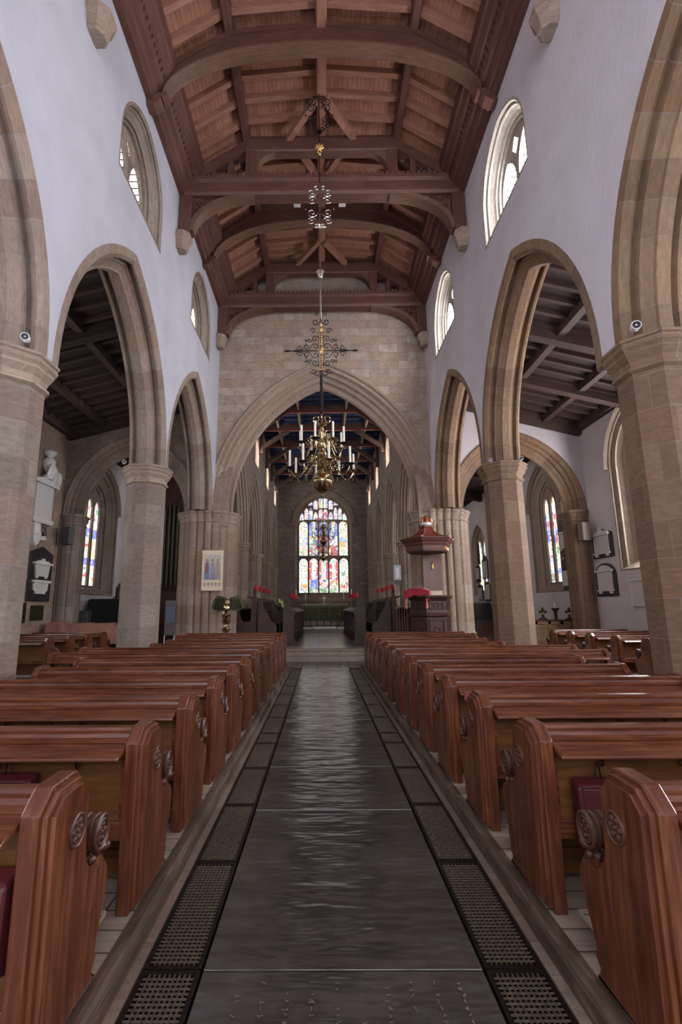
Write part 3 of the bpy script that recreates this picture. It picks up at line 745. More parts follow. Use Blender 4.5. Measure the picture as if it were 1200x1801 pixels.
# ---- east wall with the great window
def east_regions(t, r, u, z):
    i = int((u - .07 + 1.86) / (3.72 / 5)); i = max(0, min(4, i)); f = ((u - .07 + 1.86) / (3.72 / 5)) % 1
    if z < 5.45:
        q = (z - 2.8) / 2.65
        if i in (0, 4):
            if .12 < q < .24 and .25 < f < .8: return pick([(3, ORG if i == 0 else RED), (1, CRM)])
            return pick([(7, WHT), (2, CRM), (1, SKY), (.6, GRN), (.5, GLD)])
        if q < .12: return pick([(5, GRN), (2, WHT), (1, CRM)])
        if q < .36:
            if i == 1 and .2 < f < .9: return pick([(4, BLU), (1, SKY), (1, WHT)])
            if i == 3: return pick([(3, ORG), (3, WHT), (1, GLD), (1, BLU)])
            return pick([(4, WHT), (2, CRM), (2, RED), (1, PUR)])
        if q < .62:
            if .3 < f < .75: return pick([(4, WHT), (2, SKY), (1.5, CRM)])
            return pick([(4, RED), (1.5, PUR), (1, WHT)])
        if q < .86:
            if .3 < f < .72: return pick([(4, WHT), (1, CRM), (1, PNK)])
            return pick([(5, RED), (1, WHT)])
        return pick([(5, WHT), (2, GRN), (1, PNK)])
    if z < 8.2:
        q = (z - 5.5) / 2.7
        if i in (0, 4):
            if .28 < q < .42 and i == 4 and f < .7: return pick([(4, ORG), (1, GLD)])
            if .3 < q < .55: return pick([(4, SKY), (3, WHT), (1, CRM)])
            return pick([(6, WHT), (4, CRM), (1, GLD), (.5, GRN)])
        if q > .58:
            if .36 < f < .64: return pick([(3, WHT), (2, CRM), (1, GLD)])
            return pick([(6, BLU), (3, SKY), (1, WHT)])
        if q > .3:
            return pick([(3, BLU), (3, WHT), (1, RED), (1, CRM), (1, GRN), (1, GLD), (1, SKY)]) if i != 2 else pick([(4, BLU), (2, RED), (1, GLD), (1, PUR)])
        if i == 3 and q < .28 and .3 < f < .8: return pick([(5, RED), (1, WHT)])
        return pick([(3, WHT), (2, RED), (1, BLU), (1, CRM), (1, ORG), (1, GRN)])
    if abs(u - .07) < .38: return pick([(3, PNK), (3, WHT), (2, RED), (2, SKY), (1, GLD)])
    return pick([(5, WHT), (2.5, PNK), (1.5, SKY), (1, PUR)])
EM = .07
ew = Arch(EM, 2.15, 7.9, 2.42)
mb = MB(); plate(mb, -10.2, 10.2, lambda u: 0, lambda u: 11.8, [(EM - 2.15, EM + 2.15, lambda u: 2.35, ew.z, ew.us(16))], xz(YE), .8)
S(mb.build('wall_east', 'rubble', weld=False), 'dark rubble-stone east wall around the great window', 'wall')
root = S(thing('window_east', 'great five-light stained glass east window above the altar', 'window'))
mb = MB(); ring(mb, ew, [(0, -.0), (.05, -.02), (.09, .03), (.06, .08), (.13, .14), (.19, .2), (.16, .26), (.24, .32), (.27, .36), (.27, .5), (-.02, .5), (-.02, .05)], xz(YE), jamb=2.35)
mb.build('window_frame', 'pier', root, weld=False)
mb = MB(); ring(mb, ew, [(-.02, .02), (-.22, .02), (-.25, -.08), (-.18, -.14), (-.10, -.07), (-.06, -.02)], xz(YE)); mb.box(EM - 2.6, EM - 2.13, YE - .13, YE + .02, 7.84, 7.95).box(EM + 2.13, EM + 2.6, YE - .13, YE + .02, 7.84, 7.95)
mb.build('hood_mould', 'arch_grey', root, weld=False)
ai = 1.88; inn = lambda u: ew.z(u, .27) if abs(u - EM) < ai - 1e-3 else 7.9
holes = []; capf = lambda u: inn(u) - .07
lw = 2 * ai / 5
for i in range(5):
    ul = EM - ai + i * lw + .055; ur = ul + lw - .11
    holes.append(lancet_hole(ul, ur, 2.82, 5.0, .36)); holes.append(lancet_hole(ul, ur, 5.56, 7.82, .33))
def tl(ul, ur, z0, zsp, rise): holes.append(lancet_hole(ul, ur, z0, zsp, rise, capf))
for sg in (-1, 1):
    a, b = sorted((EM + sg * .03, EM + sg * .34)); tl(a, b, 8.3, 8.95, .16); tl(a, b, 9.18, 9.85, .2)
    a, b = sorted((EM + sg * .42, EM + sg * .74)); tl(a, b, 9.10, 9.62, .2); tl(a, b, 8.30, 8.55, .36)
    a, b = sorted((EM + sg * .80, EM + sg * 1.08)); tl(a, b, 8.3, 8.95, .3)
    a, b = sorted((EM + sg * 1.13, EM + sg * 1.42)); tl(a, b, 8.3, 8.9, .3)
    a, b = sorted((EM + sg * 1.47, EM + sg * 1.78)); tl(a, b, 8.25, 8.55, .25)
    a, b = sorted((EM + sg * .80, EM + sg * 1.12)); tl(a, b, 9.40, 9.50, .2)
h0 = holes[0]; holes[0] = (h0[0], h0[1], h0[2], h0[3], list(h0[4]) + ew.us(14, .27))
mb = MB(); plate(mb, EM - ai, EM + ai, lambda u: 2.6, lambda u: inn(u) + .01, holes, xz(YE + .26), .14)
mb.build('tracery', 'dark_stone_tracery' if 'dark_stone_tracery' in M else 'arch_grey', root, weld=False)
mb = MB(); mosaic(east_regions, .088)(mb, EM, ai, 2.62, inn, xz(YE), .34); mb.build('pane', 'glass_east', root)
mb = MB().prism([(YE - .06, 2.2), (YE - .06, 2.34), (YE, 2.38), (YE + .4, 2.75), (YE + .45, 2.2)], 'x', EM - 2.3, EM + 2.3); mb.build('window_sill', 'pier', root)

# ---- chancel side walls, arcades and clerestory
CX = 3.3
half_c = [(0, 0), (.05, .0), (.08, .05), (.06, .09), (.16, .10), (.20, .15), (.17, .2), (.28, .22), (.32, .27), (.30, .31), (.38, .33), (.42, .38), (.42, .40)]
cprof = half_c + [(d, .8 - w) for d, w in half_c[::-1][1:]]
CP = [21.4, 26.2, 31.0]
for s, nm in ((-1, 'north'), (1, 'south')):
    mp = yz(s * CX, s)
    mids = [19.0, 23.8, 28.6, 33.4]
    arches = [Arch(m, 2.4, 4.65, 3.55) for m in mids]
    holes = [(a.mid - a.a, a.mid + a.a, lambda u: 0.0, a.z, a.us(14)) for a in arches]
    cl = [Arch(m, .75, 9.5, .75) for m in mids]
    holes += [(a.mid - a.a, a.mid + a.a, lambda u: 8.75, a.z, a.us(8)) for a in cl]
    mb = MB(); plate(mb, 17.5, YE + .1, lambda u: 0.0, lambda u: 11.5, holes, mp, .8)
    wall = S(mb.build('wall_chancel_' + nm, 'rubble', weld=False), 'grey stone wall over the %s chancel arcade' % ('left' if s < 0 else 'right'), 'wall')
    for a in arches:
        mb = MB(); ring(mb, a, cprof, mp, jamb=4.52, n=14)
        mb.build('arch', 'pier', wall, weld=False)['label'] = 'steep moulded arch of the chancel arcade'
    for i, m in enumerate(mids):
        window(m, .75, 8.75, 9.5, .75, mp, 'pier', 'glass_chancel', .35, .18, 2, '%s clerestory window high in the %s chancel wall' % (['westernmost', 'second', 'third', 'easternmost'][i], 'left' if s < 0 else 'right'))
    for i, y in enumerate(CP + [35.75]):
        ol = lobed(.36, .36, .22, .3, .06, 8)
        t = tag(thing('chancel_pier', '%s clustered pier of the %s chancel arcade' % (['first', 'second', 'third', 'last'][i], 'left' if s < 0 else 'right'), 'pillar', (s * (CX + .4), y, 0)), kind='thing')
        MB().lathe([(0, .6), (0, 4.25)], outline=ol, uvper=3.0).build('shaft', 'pier', t, weld=False)
        MB().lathe([(o * .85, 4.18 + z * .92) for o, z in capq], outline=ol).build('capital', 'pier', t, weld=False)
        MB().lathe([(.12, .2), (.12, .45), (.08, .5), (.08, .56), (.0, .66)], outline=ol).build('base', 'pier', t, weld=False)
# ---- chancel roof: dark blue panels between moulded ribs
mb = MB().box(-4.0, 4.0, 17.9, YE + .1, 11.42, 11.6)
cc = S(mb.build('ceiling_chancel', 'blue_panel', uv='wood'), 'dark blue panelled ceiling of the chancel', 'ceiling')
for k in range(30):
    y = 18.4 + k * .6
    MB().box(-3.3, 3.3, y, y + .09, 11.30, 11.42).build('joist', 'blue_panel', cc, uv='wood')
for x in (-2.3, -1.15, 0, 1.15, 2.3):
    r_ = MB().box(x - .08, x + .08, 17.9, YE, 11.10, 11.42).build('rib', 'chancel_beam', cc, uv='wood')
    MB().box(x - .03, x + .03, 17.9, YE, 11.06, 11.10).build('moulding', 'cream_line', r_)
for k, y in enumerate((19.8, 22.2, 24.6, 27.3, 30.2, 33.2)):
    b = MB().box(-3.3, 3.3, y - .12, y + .12, 11.0, 11.42).build('beam', 'chancel_beam', cc, uv='wood')
    MB().box(-3.3, 3.3, y - .13, y - .05, 10.93, 11.0).build('moulding', 'red_line', b)
    MB().box(-3.3, 3.3, y - .045, y + .03, 10.94, 11.0).build('moulding', 'cream_line', b)
    if k % 1 == 0 and k > 0:
        for s in (-1, 1):
            MB().beam((s * 3.2, y, 10.0), (s * 1.75, y, 10.98), .16, .2).build('brace', 'chancel_beam', b, uv='wood')
            MB().box(min(s * 3.3, s * 3.1), max(s * 3.3, s * 3.1), y - .1, y + .1, 9.7, 11.0).build('wall_post', 'chancel_beam', b, uv='wood')
# ---- nave roof: boards on a cranked section, ridge, purlins and rafters
RZ = [(0, 15.10), (2.1, 14.90), (3.95, 13.60)]
def rz(x):
    x = abs(x)
    for (a, za), (b, zb) in zip(RZ, RZ[1:]):
        if x <= b: return za + (zb - za) * (x - a) / (b - a)
    return RZ[-1][1]
mb = MB()
for s in (-1, 1):
    for (a, za), (b, zb) in zip(RZ, RZ[1:]):
        L = math.hypot(b - a, zb - za)
        v = [(s * a, -3, za), (s * b, -3, zb), (s * b, 17.1, zb), (s * a, 17.1, za)]
        o0 = a
        mb.add(v, [(0, 1, 2, 3)], [[(-3, o0), (-3, o0 + L), (17.1, o0 + L), (17.1, o0)]])
        mb.add([(x, y, z + .2) for x, y, z in v], [(0, 1, 2, 3)])
nc = S(mb.build('ceiling', 'board', uv='wood'), 'reddish boarded timber ceiling of the nave', 'ceiling')
MB().prism([(-.13, 15.1), (-.13, 14.78), (-.09, 14.72), (.09, 14.72), (.13, 14.78), (.13, 15.1)], 'y', -3, 17).build('ridge_beam', 'rafter', nc, uv='wood')
for s in (-1, 1):
    MB().prism([(s * (2.1 + a), b) for a, b in ((-.11, 14.95), (-.11, 14.62), (-.07, 14.56), (.07, 14.54), (.11, 14.60), (.11, 14.9))], 'y', -3, 17).build('purlin', 'beam', nc, uv='wood')
ry = []
for y0 in (3.85, 6.42, 8.95, 11.5, 14.1):
    ry += [y0 + .40, y0 + .97, y0 + 1.53, y0 + 2.10]
for y in ry:
    for s in (-1, 1):
        MB().beam((s * .1, y, rz(.1) - .08), (s * 2.05, y, rz(2.05) - .08), .13, .17).build('rafter', 'rafter', nc, uv='wood')
        MB().beam((s * 2.15, y, rz(2.15) - .09), (s * 3.7, y, rz(3.7) - .09), .13, .17).build('rafter', 'rafter', nc, uv='wood')
for s, nm in ((-1, 'left'), (1, 'right')):
    cp = [(3.88, 12.80), (3.74, 12.80), (3.72, 12.90), (3.66, 12.93), (3.62, 13.02), (3.60, 13.10), (3.54, 13.13), (3.46, 13.30), (3.44, 13.34), (3.40, 13.36), (3.32, 13.52), (3.28, 13.55), (3.25, 13.70), (3.25, 13.82), (3.88, 13.82)]
    cpt = S(MB().prism([(s * a, b) for a, b in cp], 'y', -3, 17).build('trim_%d' % (1 if s < 0 else 2), 'beam', uv='wood'), 'deep moulded timber wall plate along the top of the %s nave wall' % nm, 'wall plate')
    mb = MB()
    for k in range(78):
        y = 5.0 + k * .155
        mb.add([(s * (3.47 + a), y + b, 13.28 - a * 2.2 * 1 + c) for a, b, c in ((-.012, -.03, -.03), (-.012, .03, -.03), (.012, .03, -.03), (.012, -.03, -.03), (-.03, -.03, .03), (-.03, .03, .03), (0, .03, .03), (0, -.03, .03))],
               [(0, 1, 2, 3), (4, 5, 6, 7), (0, 1, 5, 4), (1, 2, 6, 5), (2, 3, 7, 6), (3, 0, 4, 7)])
    mb.build('carved_bosses', 'dark_oak', cpt)
# ================================================================== ROOF TRUSSES
def arcpts(cx, cz, rx, rz_, a0, a1, n):
    return [(cx + rx * math.cos(math.radians(a0 + (a1 - a0) * i / n)), cz + rz_ * math.sin(math.radians(a0 + (a1 - a0) * i / n))) for i in range(n + 1)]
def main_truss(y, label):
    t = tag(thing('roof_truss', label, 'roof truss', (0, y, 0)), kind='thing')
    tb = MB().prism([(-.2, 12.86), (-.16, 12.78), (.16, 12.78), (.2, 12.86), (.2, 12.96), (.15, 13.0), (.15, 13.2), (.22, 13.26), (.22, 13.36), (-.22, 13.36), (-.22, 13.26), (-.15, 13.2), (-.15, 13.0), (-.2, 12.96)], 'x', -3.85, 3.85).build('tie_beam', 'beam', t, uv='wood')
    mb = MB()
    n = 46
    for k in range(n):
        x = -3.3 + 6.6 * (k + .5) / n
        for q in (-.2, .14): mb.box(x - .045, x + .045, q, q + .06, 13.355, 13.45)
    mb.build('cresting', 'beam', tb, uv='wood')
    for s in (-1, 1):
        MB().prism([(s * a, b) for a, b in ((3.86, 11.60), (3.62, 11.60), (3.56, 11.75), (3.52, 12.2), (3.52, 13.3), (3.86, 13.3))], 'y', -.17, .17).build('wall_post', 'beam', t, uv='wood')
        # curved brace with a carved spandrel
        inner = arcpts(1.85, 11.72, 1.62, 1.02, 0, 90, 14)
        outer = arcpts(1.85, 11.72, 1.76, 1.16, 90, 0, 14)
        MB().prism([(s * a, b) for a, b in inner + outer], 'y', -.15, .15).build('brace', 'brace', t, uv='wood')
        sp = arcpts(1.85, 11.72, 1.74, 1.14, 2, 84, 14)
        spn = MB().prism([(s * a, b) for a, b in sp + [(2.0, 12.90), (3.6, 12.90), (3.6, 11.8)]], 'y', -.06, .06).build('spandrel', 'beam', t, uv='wood')
        mb = MB()
        for k in range(16):
            a = random.uniform(2.65, 3.42); b = 12.82 - random.uniform(.02, .05 + .62 * ((a - 2.65) / .8))
            for q in (-.075, .075): mb.tube([(s * (a + .055 * math.cos(w)), q, b + .055 * math.sin(w)) for w in [i * PI / 4 for i in range(8)]], .016, 4, closed=True)
        mb.build('carving', 'dark_oak', spn)['kind'] = 'stuff'
        # queen post, studs and carved panels above the tie beam
        MB().box(min(s * 1.82, s * 2.1), max(s * 1.82, s * 2.1), -.14, .14, 13.36, 14.5).build('queen_post', 'beam', t, uv='wood')
        MB().box(min(s * 2.45, s * 2.60), max(s * 2.45, s * 2.60), -.09, .09, 13.36, 14.22).build('stud', 'beam', t, uv='wood')
        MB().box(min(s * 2.93, s * 3.05), max(s * 2.93, s * 3.05), -.09, .09, 13.36, 13.9).build('stud', 'beam', t, uv='wood')
        for x0, x1, zt in ((2.1, 2.45, 14.3), (2.6, 2.93, 14.0)):
            xm = (x0 + x1) / 2; hw = (x1 - x0) / 2
            pl = MB()
            plate(pl, x0, x1, lambda u: 13.8 - (0.22 if x0 > 2.5 else 0), lambda u: zt, [(xm - hw + .03, xm, lambda u: 13.5, lambda u: zt - .34 - .12 * abs(u - xm + hw / 2) / hw), (xm, xm + hw - .03, lambda u: 13.5, lambda u: zt - .34 - .12 * abs(u - xm - hw / 2) / hw)], lambda u, w, z: (s * u, -.03 + w, max(z, 13.5)), .06)
            pl = MB().box(min(s * x0, s * x1), max(s * x0, s * x1), -.03, .03, zt - .30, zt)
            for q in (-.5, .5): pl.prism([(s * (xm + q * hw) + dx, zt - .30 + dz) for dx, dz in ((-hw * .22, .02), (0, -.13), (hw * .22, .02))], 'y', -.03, .03)
            pl.build('tracery_panel', 'dark_oak', t)
        # principal rafter from the wall plate to the queen post
        MB().prism([(s * a, b) for a, b in ((3.55, 13.36), (3.38, 13.36), (2.05, 14.30), (1.9, 14.36), (1.9, 14.62), (2.1, 14.60), (3.5, 13.66))], 'y', -.13, .13).build('principal_rafter', 'beam', t, uv='wood')
        # small curved brackets making an arch under the collar
        br = arcpts(1.12, 13.62, .70, .62, 0, 90, 10)
        MB().prism([(s * a, b) for a, b in br + [(1.12, 14.40), (1.84, 14.40), (1.84, 13.62)]], 'y', -.10, .10).build('bracket', 'brace', t, uv='wood')
        # braces running from the collar to the ridge
        MB().beam((s * .92, -.12, 14.62), (s * .10, -1.15, 14.72), .15, .17).build('ridge_brace', 'rafter', t, uv='wood')
        if y < 15: MB().beam((s * .62, .12, 14.52), (s * .12, 1.2, 14.72), .15, .17).build('ridge_brace', 'rafter', t, uv='wood')
    MB().prism([(-.15, 14.26), (-.12, 14.22), (.12, 14.22), (.15, 14.26), (.15, 14.62), (.11, 14.74), (-.11, 14.74), (-.15, 14.62)], 'x', -2.1, 2.1).build('collar_beam', 'beam', t, uv='wood')
    return t
main_truss(11.55, 'tie-beam roof truss in mid nave, with crested beam and carved spandrels')
main_truss(16.62, 'tie-beam roof truss set against the chancel arch wall')
def arch_truss(y, label):
    t = tag(thing('arched_truss', label, 'roof truss', (0, y, 0)), kind='thing')
    top = [(-3.46, 13.62), (-2.12, 14.56), (0, 14.80), (2.12, 14.56), (3.46, 13.62)]
    def und(x):
        return 12.86 + 1.44 * math.sqrt(max(0, 1 - (abs(x) / 3.52) ** 2.3))
    xs = [3.52 * math.sin(math.radians(a)) for a in range(-90, 91, 6)]
    low = [(x, und(x)) for x in xs]
    tops = [(x, None) for x in xs]
    def topz(x):
        for (a, za), (b, zb) in zip(top, top[1:]):
            if a <= x <= b: return za + (zb - za) * (x - a) / (b - a)
        return 13.62
    body = low + [(x, max(topz(x), und(x) + .12)) for x in xs[::-1]]
    MB().prism(body, 'y', -.13, .13).build('arched_rib', 'beam', t, uv='wood')
    edge = [(x, z - .035) for x, z in low] + [(x, z + .015) for x, z in low[::-1]]
    MB().prism(edge, 'y', -.17, .17).build('rib_moulding', 'brace', t, uv='wood')
    MB().prism([(x, topz(x) - .06) for x in xs] + [(x, topz(x) + .05) for x in xs[::-1]], 'y', -.19, .19).build('top_moulding', 'beam', t, uv='wood')
    for s in (-1, 1):
        MB().prism([(s * a, b) for a, b in ((3.86, 12.98), (3.44, 12.98), (3.43, 12.91), (3.54, 12.86), (3.60, 12.76), (3.72, 12.68), (3.86, 12.66))], 'y', -.13, .13).build('foot_block', 'beam', t, uv='wood')
arch_truss(8.95, 'arch-braced roof truss nearest the camera')
arch_truss(14.1, 'arch-braced roof truss nearer the chancel, beyond the first tie beam')
for s, side in ((-1, 'left'), (1, 'right')):
    for y, w in ((6.5, 'at the very top, over the nearest pillar'), (11.5, 'under the mid-nave tie beam'), (16.5, 'beside the chancel arch wall')):
        prof = [(.15, 11.14), (.19, 11.17), (.215, 11.33), (.235, 11.36), (.25, 11.42), (.29, 11.46), (.29, 11.55), (.26, 11.58), (.26, 11.62)]
        c = MB().lathe(prof, s * 3.79, y, n=8, phase=PI / 8, smooth=False).build('stone_corbel', 'pier')
        tag(c, 'pale stone corbel on the %s nave wall, %s' % (side, w), 'corbel')
for x, w in ((-.72, 'left'), (.6, 'right')):
    t = thing('roof_lamp', 'small white box lamp behind the mid-nave tie beam, %s of the hanging rod' % w, 'lamp', (x, 12.3, 13.5))
    MB().box(-.1, .1, -.05, .12, -.18, .1).build('lamp_body', 'white_paint', t, bevel=.01)
    MB().box(-.1, .1, -.06, .14, .1, .16).build('bracket', 'black_iron', t)

# ================================================================== PEWS
def inset(poly, d):
    n = len(poly); out = []
    for i in range(n):
        p0 = Vector(poly[i - 1]); p1 = Vector(poly[i]); p2 = Vector(poly[(i + 1) % n])
        a = (p1 - p0).normalized(); b = (p2 - p1).normalized()
        na = Vector((-a.y, a.x)); nb = Vector((-b.y, b.x))
        m = na + nb
        m = m / max(.35, m.dot(na)) if m.length > 1e-6 else na
        out.append(tuple(p1 + m * d))
    return out
ENDP = [(0, 0), (.54, 0), (.545, .05), (.525, .075), (.56, .11), (.535, .15), (.55, .20), (.585, .27), (.615, .35), (.622, .42), (.605, .47), (.56, .525), (.50, .535), (.44, .535), (.405, .555), (.375, .60), (.365, .74), (.362, .86), (.285, .945), (.255, .952), (.085, .948), (.015, .885), (.0, .87)]
BACKLINE = [(.362, .80), (.362, .86), (.285, .945), (.085, .948), (.0, .87), (.0, 0)]
def carved_disc(mb, x, y, z, r, s, petals=6):
    mb.tube([(x, y + r * math.cos(q), z + r * math.sin(q)) for q in [2 * PI * i / 20 for i in range(20)]], r * .12, 6, closed=True)
    mb.ball((x, y, z), r * .2, 8, 5, (.6, 1, 1))
    for k in range(petals):
        q = 2 * PI * k / petals
        mb.ball((x, y + r * .58 * math.cos(q), z + r * .58 * math.sin(q)), r * .24, 7, 5, (.55, 1, 1))
        q += PI / petals
        mb.ball((x, y + r * .34 * math.cos(q), z + r * .34 * math.sin(q)), r * .13, 6, 4, (.6, 1, 1))
def make_pew(s, x0, x1, label, group):
    """s: -1 left of the aisle, +1 right; x0: aisle face, x1: far end"""
    L = x1 - x0
    t = thing('pew', label, 'pew', (0, 0, 0), 0, group)
    X = lambda a: s * a
    def bx(mb, a, b, *r): lo, hi = sorted((X(a), X(b))); return mb.box(lo, hi, *r)
    def end(a, b, carve):
        lo, hi = sorted((X(a), X(b)))
        e = MB().prism(ENDP, 'x', lo, hi).build('end_panel', 'pew', t, uv='wood', bevel=.006)
        return e
    # aisle end: stepped mouldings, carved roundel, scrolled arm
    e = end(.042, .115, True)
    lo, hi = sorted((X(0.0), X(.026)))
    mb = MB().prism(inset(ENDP, .045), 'x', lo, hi); mb.build('face', 'pew', e, uv='wood', bevel=.004)
    lo, hi = sorted((X(.020), X(.046)))
    MB().prism(inset(ENDP, .022), 'x', lo, hi).build('moulding', 'pew', e, uv='wood', bevel=.003)
    mb = MB()
    lo, hi = sorted((X(-.002), X(.01)))
    mb.prism([(.225 + .062 * math.cos(2 * PI * i / 24), .735 + .062 * math.sin(2 * PI * i / 24)) for i in range(24)], 'x', lo, hi)
    carved_disc(mb, X(-.002), .225, .735, .06, s)
    mb.build('roundel', 'pew_dark', e)  # disc sits proud; its darker wood stands in for a recess's shade
    mb = MB()
    lo, hi = sorted((X(.004), X(.098)))
    mb.prism([(.485 + .068 * math.cos(2 * PI * i / 24), .625 + .068 * math.sin(2 * PI * i / 24)) for i in range(24)], 'x', lo, hi, smooth=True)
    for xx in (.004, .03, .072, .098): mb.tube([(X(xx), .485 + .07 * math.cos(q), .625 + .07 * math.sin(q)) for q in [2 * PI * i / 20 for i in range(20)]], .009, 6, closed=True)
    carved_disc(mb, X(.002), .485, .625, .052, s, 5)
    for k in range(9):
        mb.ball((X(.01 + .085 * random.random()), .40 + .19 * k / 8, .555 - .035 * math.sin(PI * k / 8) + random.uniform(-.012, .012)), .02, 7, 5)
    mb.build('scroll_finial', 'pew_dark', e)
    # far end
    end(L - .07, L, False)
    a, b = .115, L - .07
    lo, hi = sorted((X(a), X(b)))
    MB().prism([(.055, .875), (.075, .885), (.08, .905), (.075, .925), (.085, .94), (.11, .945), (.14, .94), (.15, .92), (.14, .86), (.055, .86)], 'x', lo, hi).build('top_rail', 'pew', t, uv='wood')
    lo2, hi2 = sorted((X(a + .005), X(b)))
    MB().prism([(.12, .872), (-.07, .826), (-.092, .816), (-.095, .80), (-.08, .795), (.12, .838)], 'x', lo2, hi2).build('book_ledge', 'pew', t, uv='wood', bevel=.006)
    mb = MB()
    bx(mb, a, b, .085, .125, .33, .43); bx(mb, a, b, .085, .125, .80, .87)
    n = max(2, round((b - a) / 1.15))
    for k in range(n + 1):
        c = a + (b - a) * k / n
        c0, c1 = max(a, c - .05), min(b, c + .05); bx(mb, c0, c1, .086, .124, .43, .80)
    mb.build('back_frame', 'pew', t, uv='wood', bevel=.005)
    bx(MB(), a, b, .105, .118, .42, .81).build('back_panel', 'pew_panel', t, uv='wood')
    bx(MB(), a, b, .11, .52, .40, .435).build('seat', 'pew', t, uv='wood', bevel=.008)
    mb = MB(); bx(mb, a, b, .30, .325, .06, .40); bx(mb, a, b, .285, .34, .17, .20)
    mb.build('seat_support', 'pew_panel', t, uv='wood')
    bx(MB(), a, b, -.30, -.12, .07, .095).build('kneeling_board', 'platform', t, uv='wood')
    for k in range(n):
        for f in (.28, .72):
            mb = MB()
            c = a + (b - a) * (k + f) / n
            mb.tube([(X(c), .088, .76), (X(c), .06, .755), (X(c), .05, .735), (X(c), .06, .72)], .005, 6)
            mb.tube([(X(c) + .014 * math.cos(q), .06, .742 + .02 * math.sin(q)) for q in [i * PI / 5 for i in range(10)]], .0035, 5, closed=True)
            mb.build('hook', 'iron', t)
    return t
protos = {}
AX = 1.108
for s, side in ((-1, 'left'), (1, 'right')):
    for k in range(2, 15):
        far = 3.53 if k in (5, 6, 7, 10, 11, 12) else 4.45
        if k >= 13: far = 3.9
        lab = '%s oak pew from the camera in the block %s of the aisle' % (ORD[k - 2], side)
        if k == 2: lab = 'oak pew nearest the camera on the %s, its carved end panel cropped by the frame' % side
        key = (s, far)
        if key not in protos:
            p = make_pew(s, AX, far, lab, 'oak pews in the nave'); protos[key] = p
        else: p = copy_tree(protos[key]); p['label'] = lab
        p.location = (s * AX, k, .12)
# aisle pews: darker ends facing the nave across the side passage
for s, side, ys in ((-1, 'left', (12.4, 13.45, 14.5, 15.5)), (1, 'right', (10.75, 11.9, 13.05, 14.05, 15.1))):
    first = None
    for i, y in enumerate(ys):
        lab = '%s dark oak pew from the camera in the %s aisle, beyond the pillars' % (ORD[i], side)
        if first is None:
            p = first = make_pew(s, 6.85, 9.1, lab, 'oak pews in the side aisles')
        else: p = copy_tree(first); p['label'] = lab
        p.location = (s * 6.85, y, .10)
# hanging kneelers
def kneeler(loc, w, h, label, rz=0.0):
    t = thing('kneeler', label, 'kneeler', loc, rz, 'red kneelers hung on pew backs')
    MB().prism([(0, -h), (-.10, -h + .03), (-.115, -h / 2), (-.10, -.03), (0, 0)], 'x', -w / 2, w / 2).build('cushion', 'kneeler', t, bevel=.02)
    mb = MB()
    for z in (-.03, -h + .03): mb.tube([(-w / 2 + .02, -.104, z), (w / 2 - .02, -.104, z)], .006, 6)
    for x in (-w / 2 + .02, w / 2 - .02): mb.tube([(x, -.104, -.03), (x, -.112, -h / 2), (x, -.104, -h + .03)], .006, 6)
    mb.build('piping', 'kneeler', t)
    MB().tube([(-.02, -.04, -.01), (-.01, -.04, .05), (0, -.03, .075), (.01, -.04, .05), (.02, -.04, -.01)], .005, 5).build('hanging_loop', 'black_iron', t)
kneeler((1.475, 3.075, .79), .29, .35, 'red kneeler hung on the second right pew, half hidden by the nearest pew end')
kneeler((-1.90, 3.075, .83), .32, .35, 'red kneeler hanging on the second left pew, at the left edge of the view')
kneeler((-1.38, 2.075, .80), .28, .36, 'dark red kneeler on the back of the nearest left pew, cut by the left edge')
kneeler((-1.42, 4.075, .66), .22, .26, 'small red kneeler glimpsed behind the third left pew end')
t = thing('number_plate', 'small red-brown plate with a dark hole on the fourth pew end of the right block', 'plate', (1.30, 4.99, .915))
MB().box(-.045, .045, -.10, -.085, -.04, .045).build('plate', 'tester_red', t, bevel=.004)
MB().lathe([(.01, 0), (.01, .006)], n=12).build('keyhole', 'black_iron', t).matrix_local = Matrix.Translation((0, -.1, 0)) @ Matrix.Rotation(PI / 2, 4, 'X')

# ================================================================== FLOOR GRATES
GJ = [-.4, .72, 1.76, 2.80, 3.84, 4.86, 5.90, 6.92, 7.43, 8.45, 9.50, 10.65, 11.66, 12.72, 13.76, 14.76]
gmesh = {}
def grate_mesh(L):
    k = round(L, 2)
    if k in gmesh: return gmesh[k]
    w = .29
    fr = MB(); e = .022
    fr.box(-w / 2, -w / 2 + e, 0, L, -.05, 0).box(w / 2 - e, w / 2, 0, L, -.05, 0).box(-w / 2, w / 2, 0, e, -.05, -.001).box(-w / 2, w / 2, L - e, L, -.05, -.001)
    bars = MB()
    nx = 10
    for i in range(1, nx):
        x = -w / 2 + e + (w - 2 * e) * i / nx
        bars.box(x - .0036, x + .0036, e, L - e, -.012, -.003)
    ny = max(4, int((L - 2 * e) / .030))
    for j in range(1, ny):
        y = e + (L - 2 * e) * j / ny
        bars.box(-w / 2 + e, w / 2 - e, y - .0034, y + .0034, -.009, -.002)
    a = fr.mesh('grate_frame'); a.materials.append(M['iron']); b = bars.mesh('grate_lattice', weld=False); b.materials.append(M['grate'])
    gmesh[k] = (a, b); return gmesh[k]
for s, side in ((-1, 'left'), (1, 'right')):
    n = 0
    for a, b in zip(GJ, GJ[1:]):
        if b < 2.0: continue
        L = b - a - .012
        if b < 2.81 and a < 1.7: continue
        fm, bm_ = grate_mesh(L)
        t = thing('floor_grate', '%s cast-iron floor grate from the camera along the %s edge of the aisle' % (ORD[n], side), 'floor grate', (s * .845, a + .006, 0), 0, 'cast-iron heating grates')
        for nm, me in (('frame', fm), ('lattice', bm_)):
            o = bpy.data.objects.new(nm, me); COL.objects.link(o); o.parent = t
        n += 1
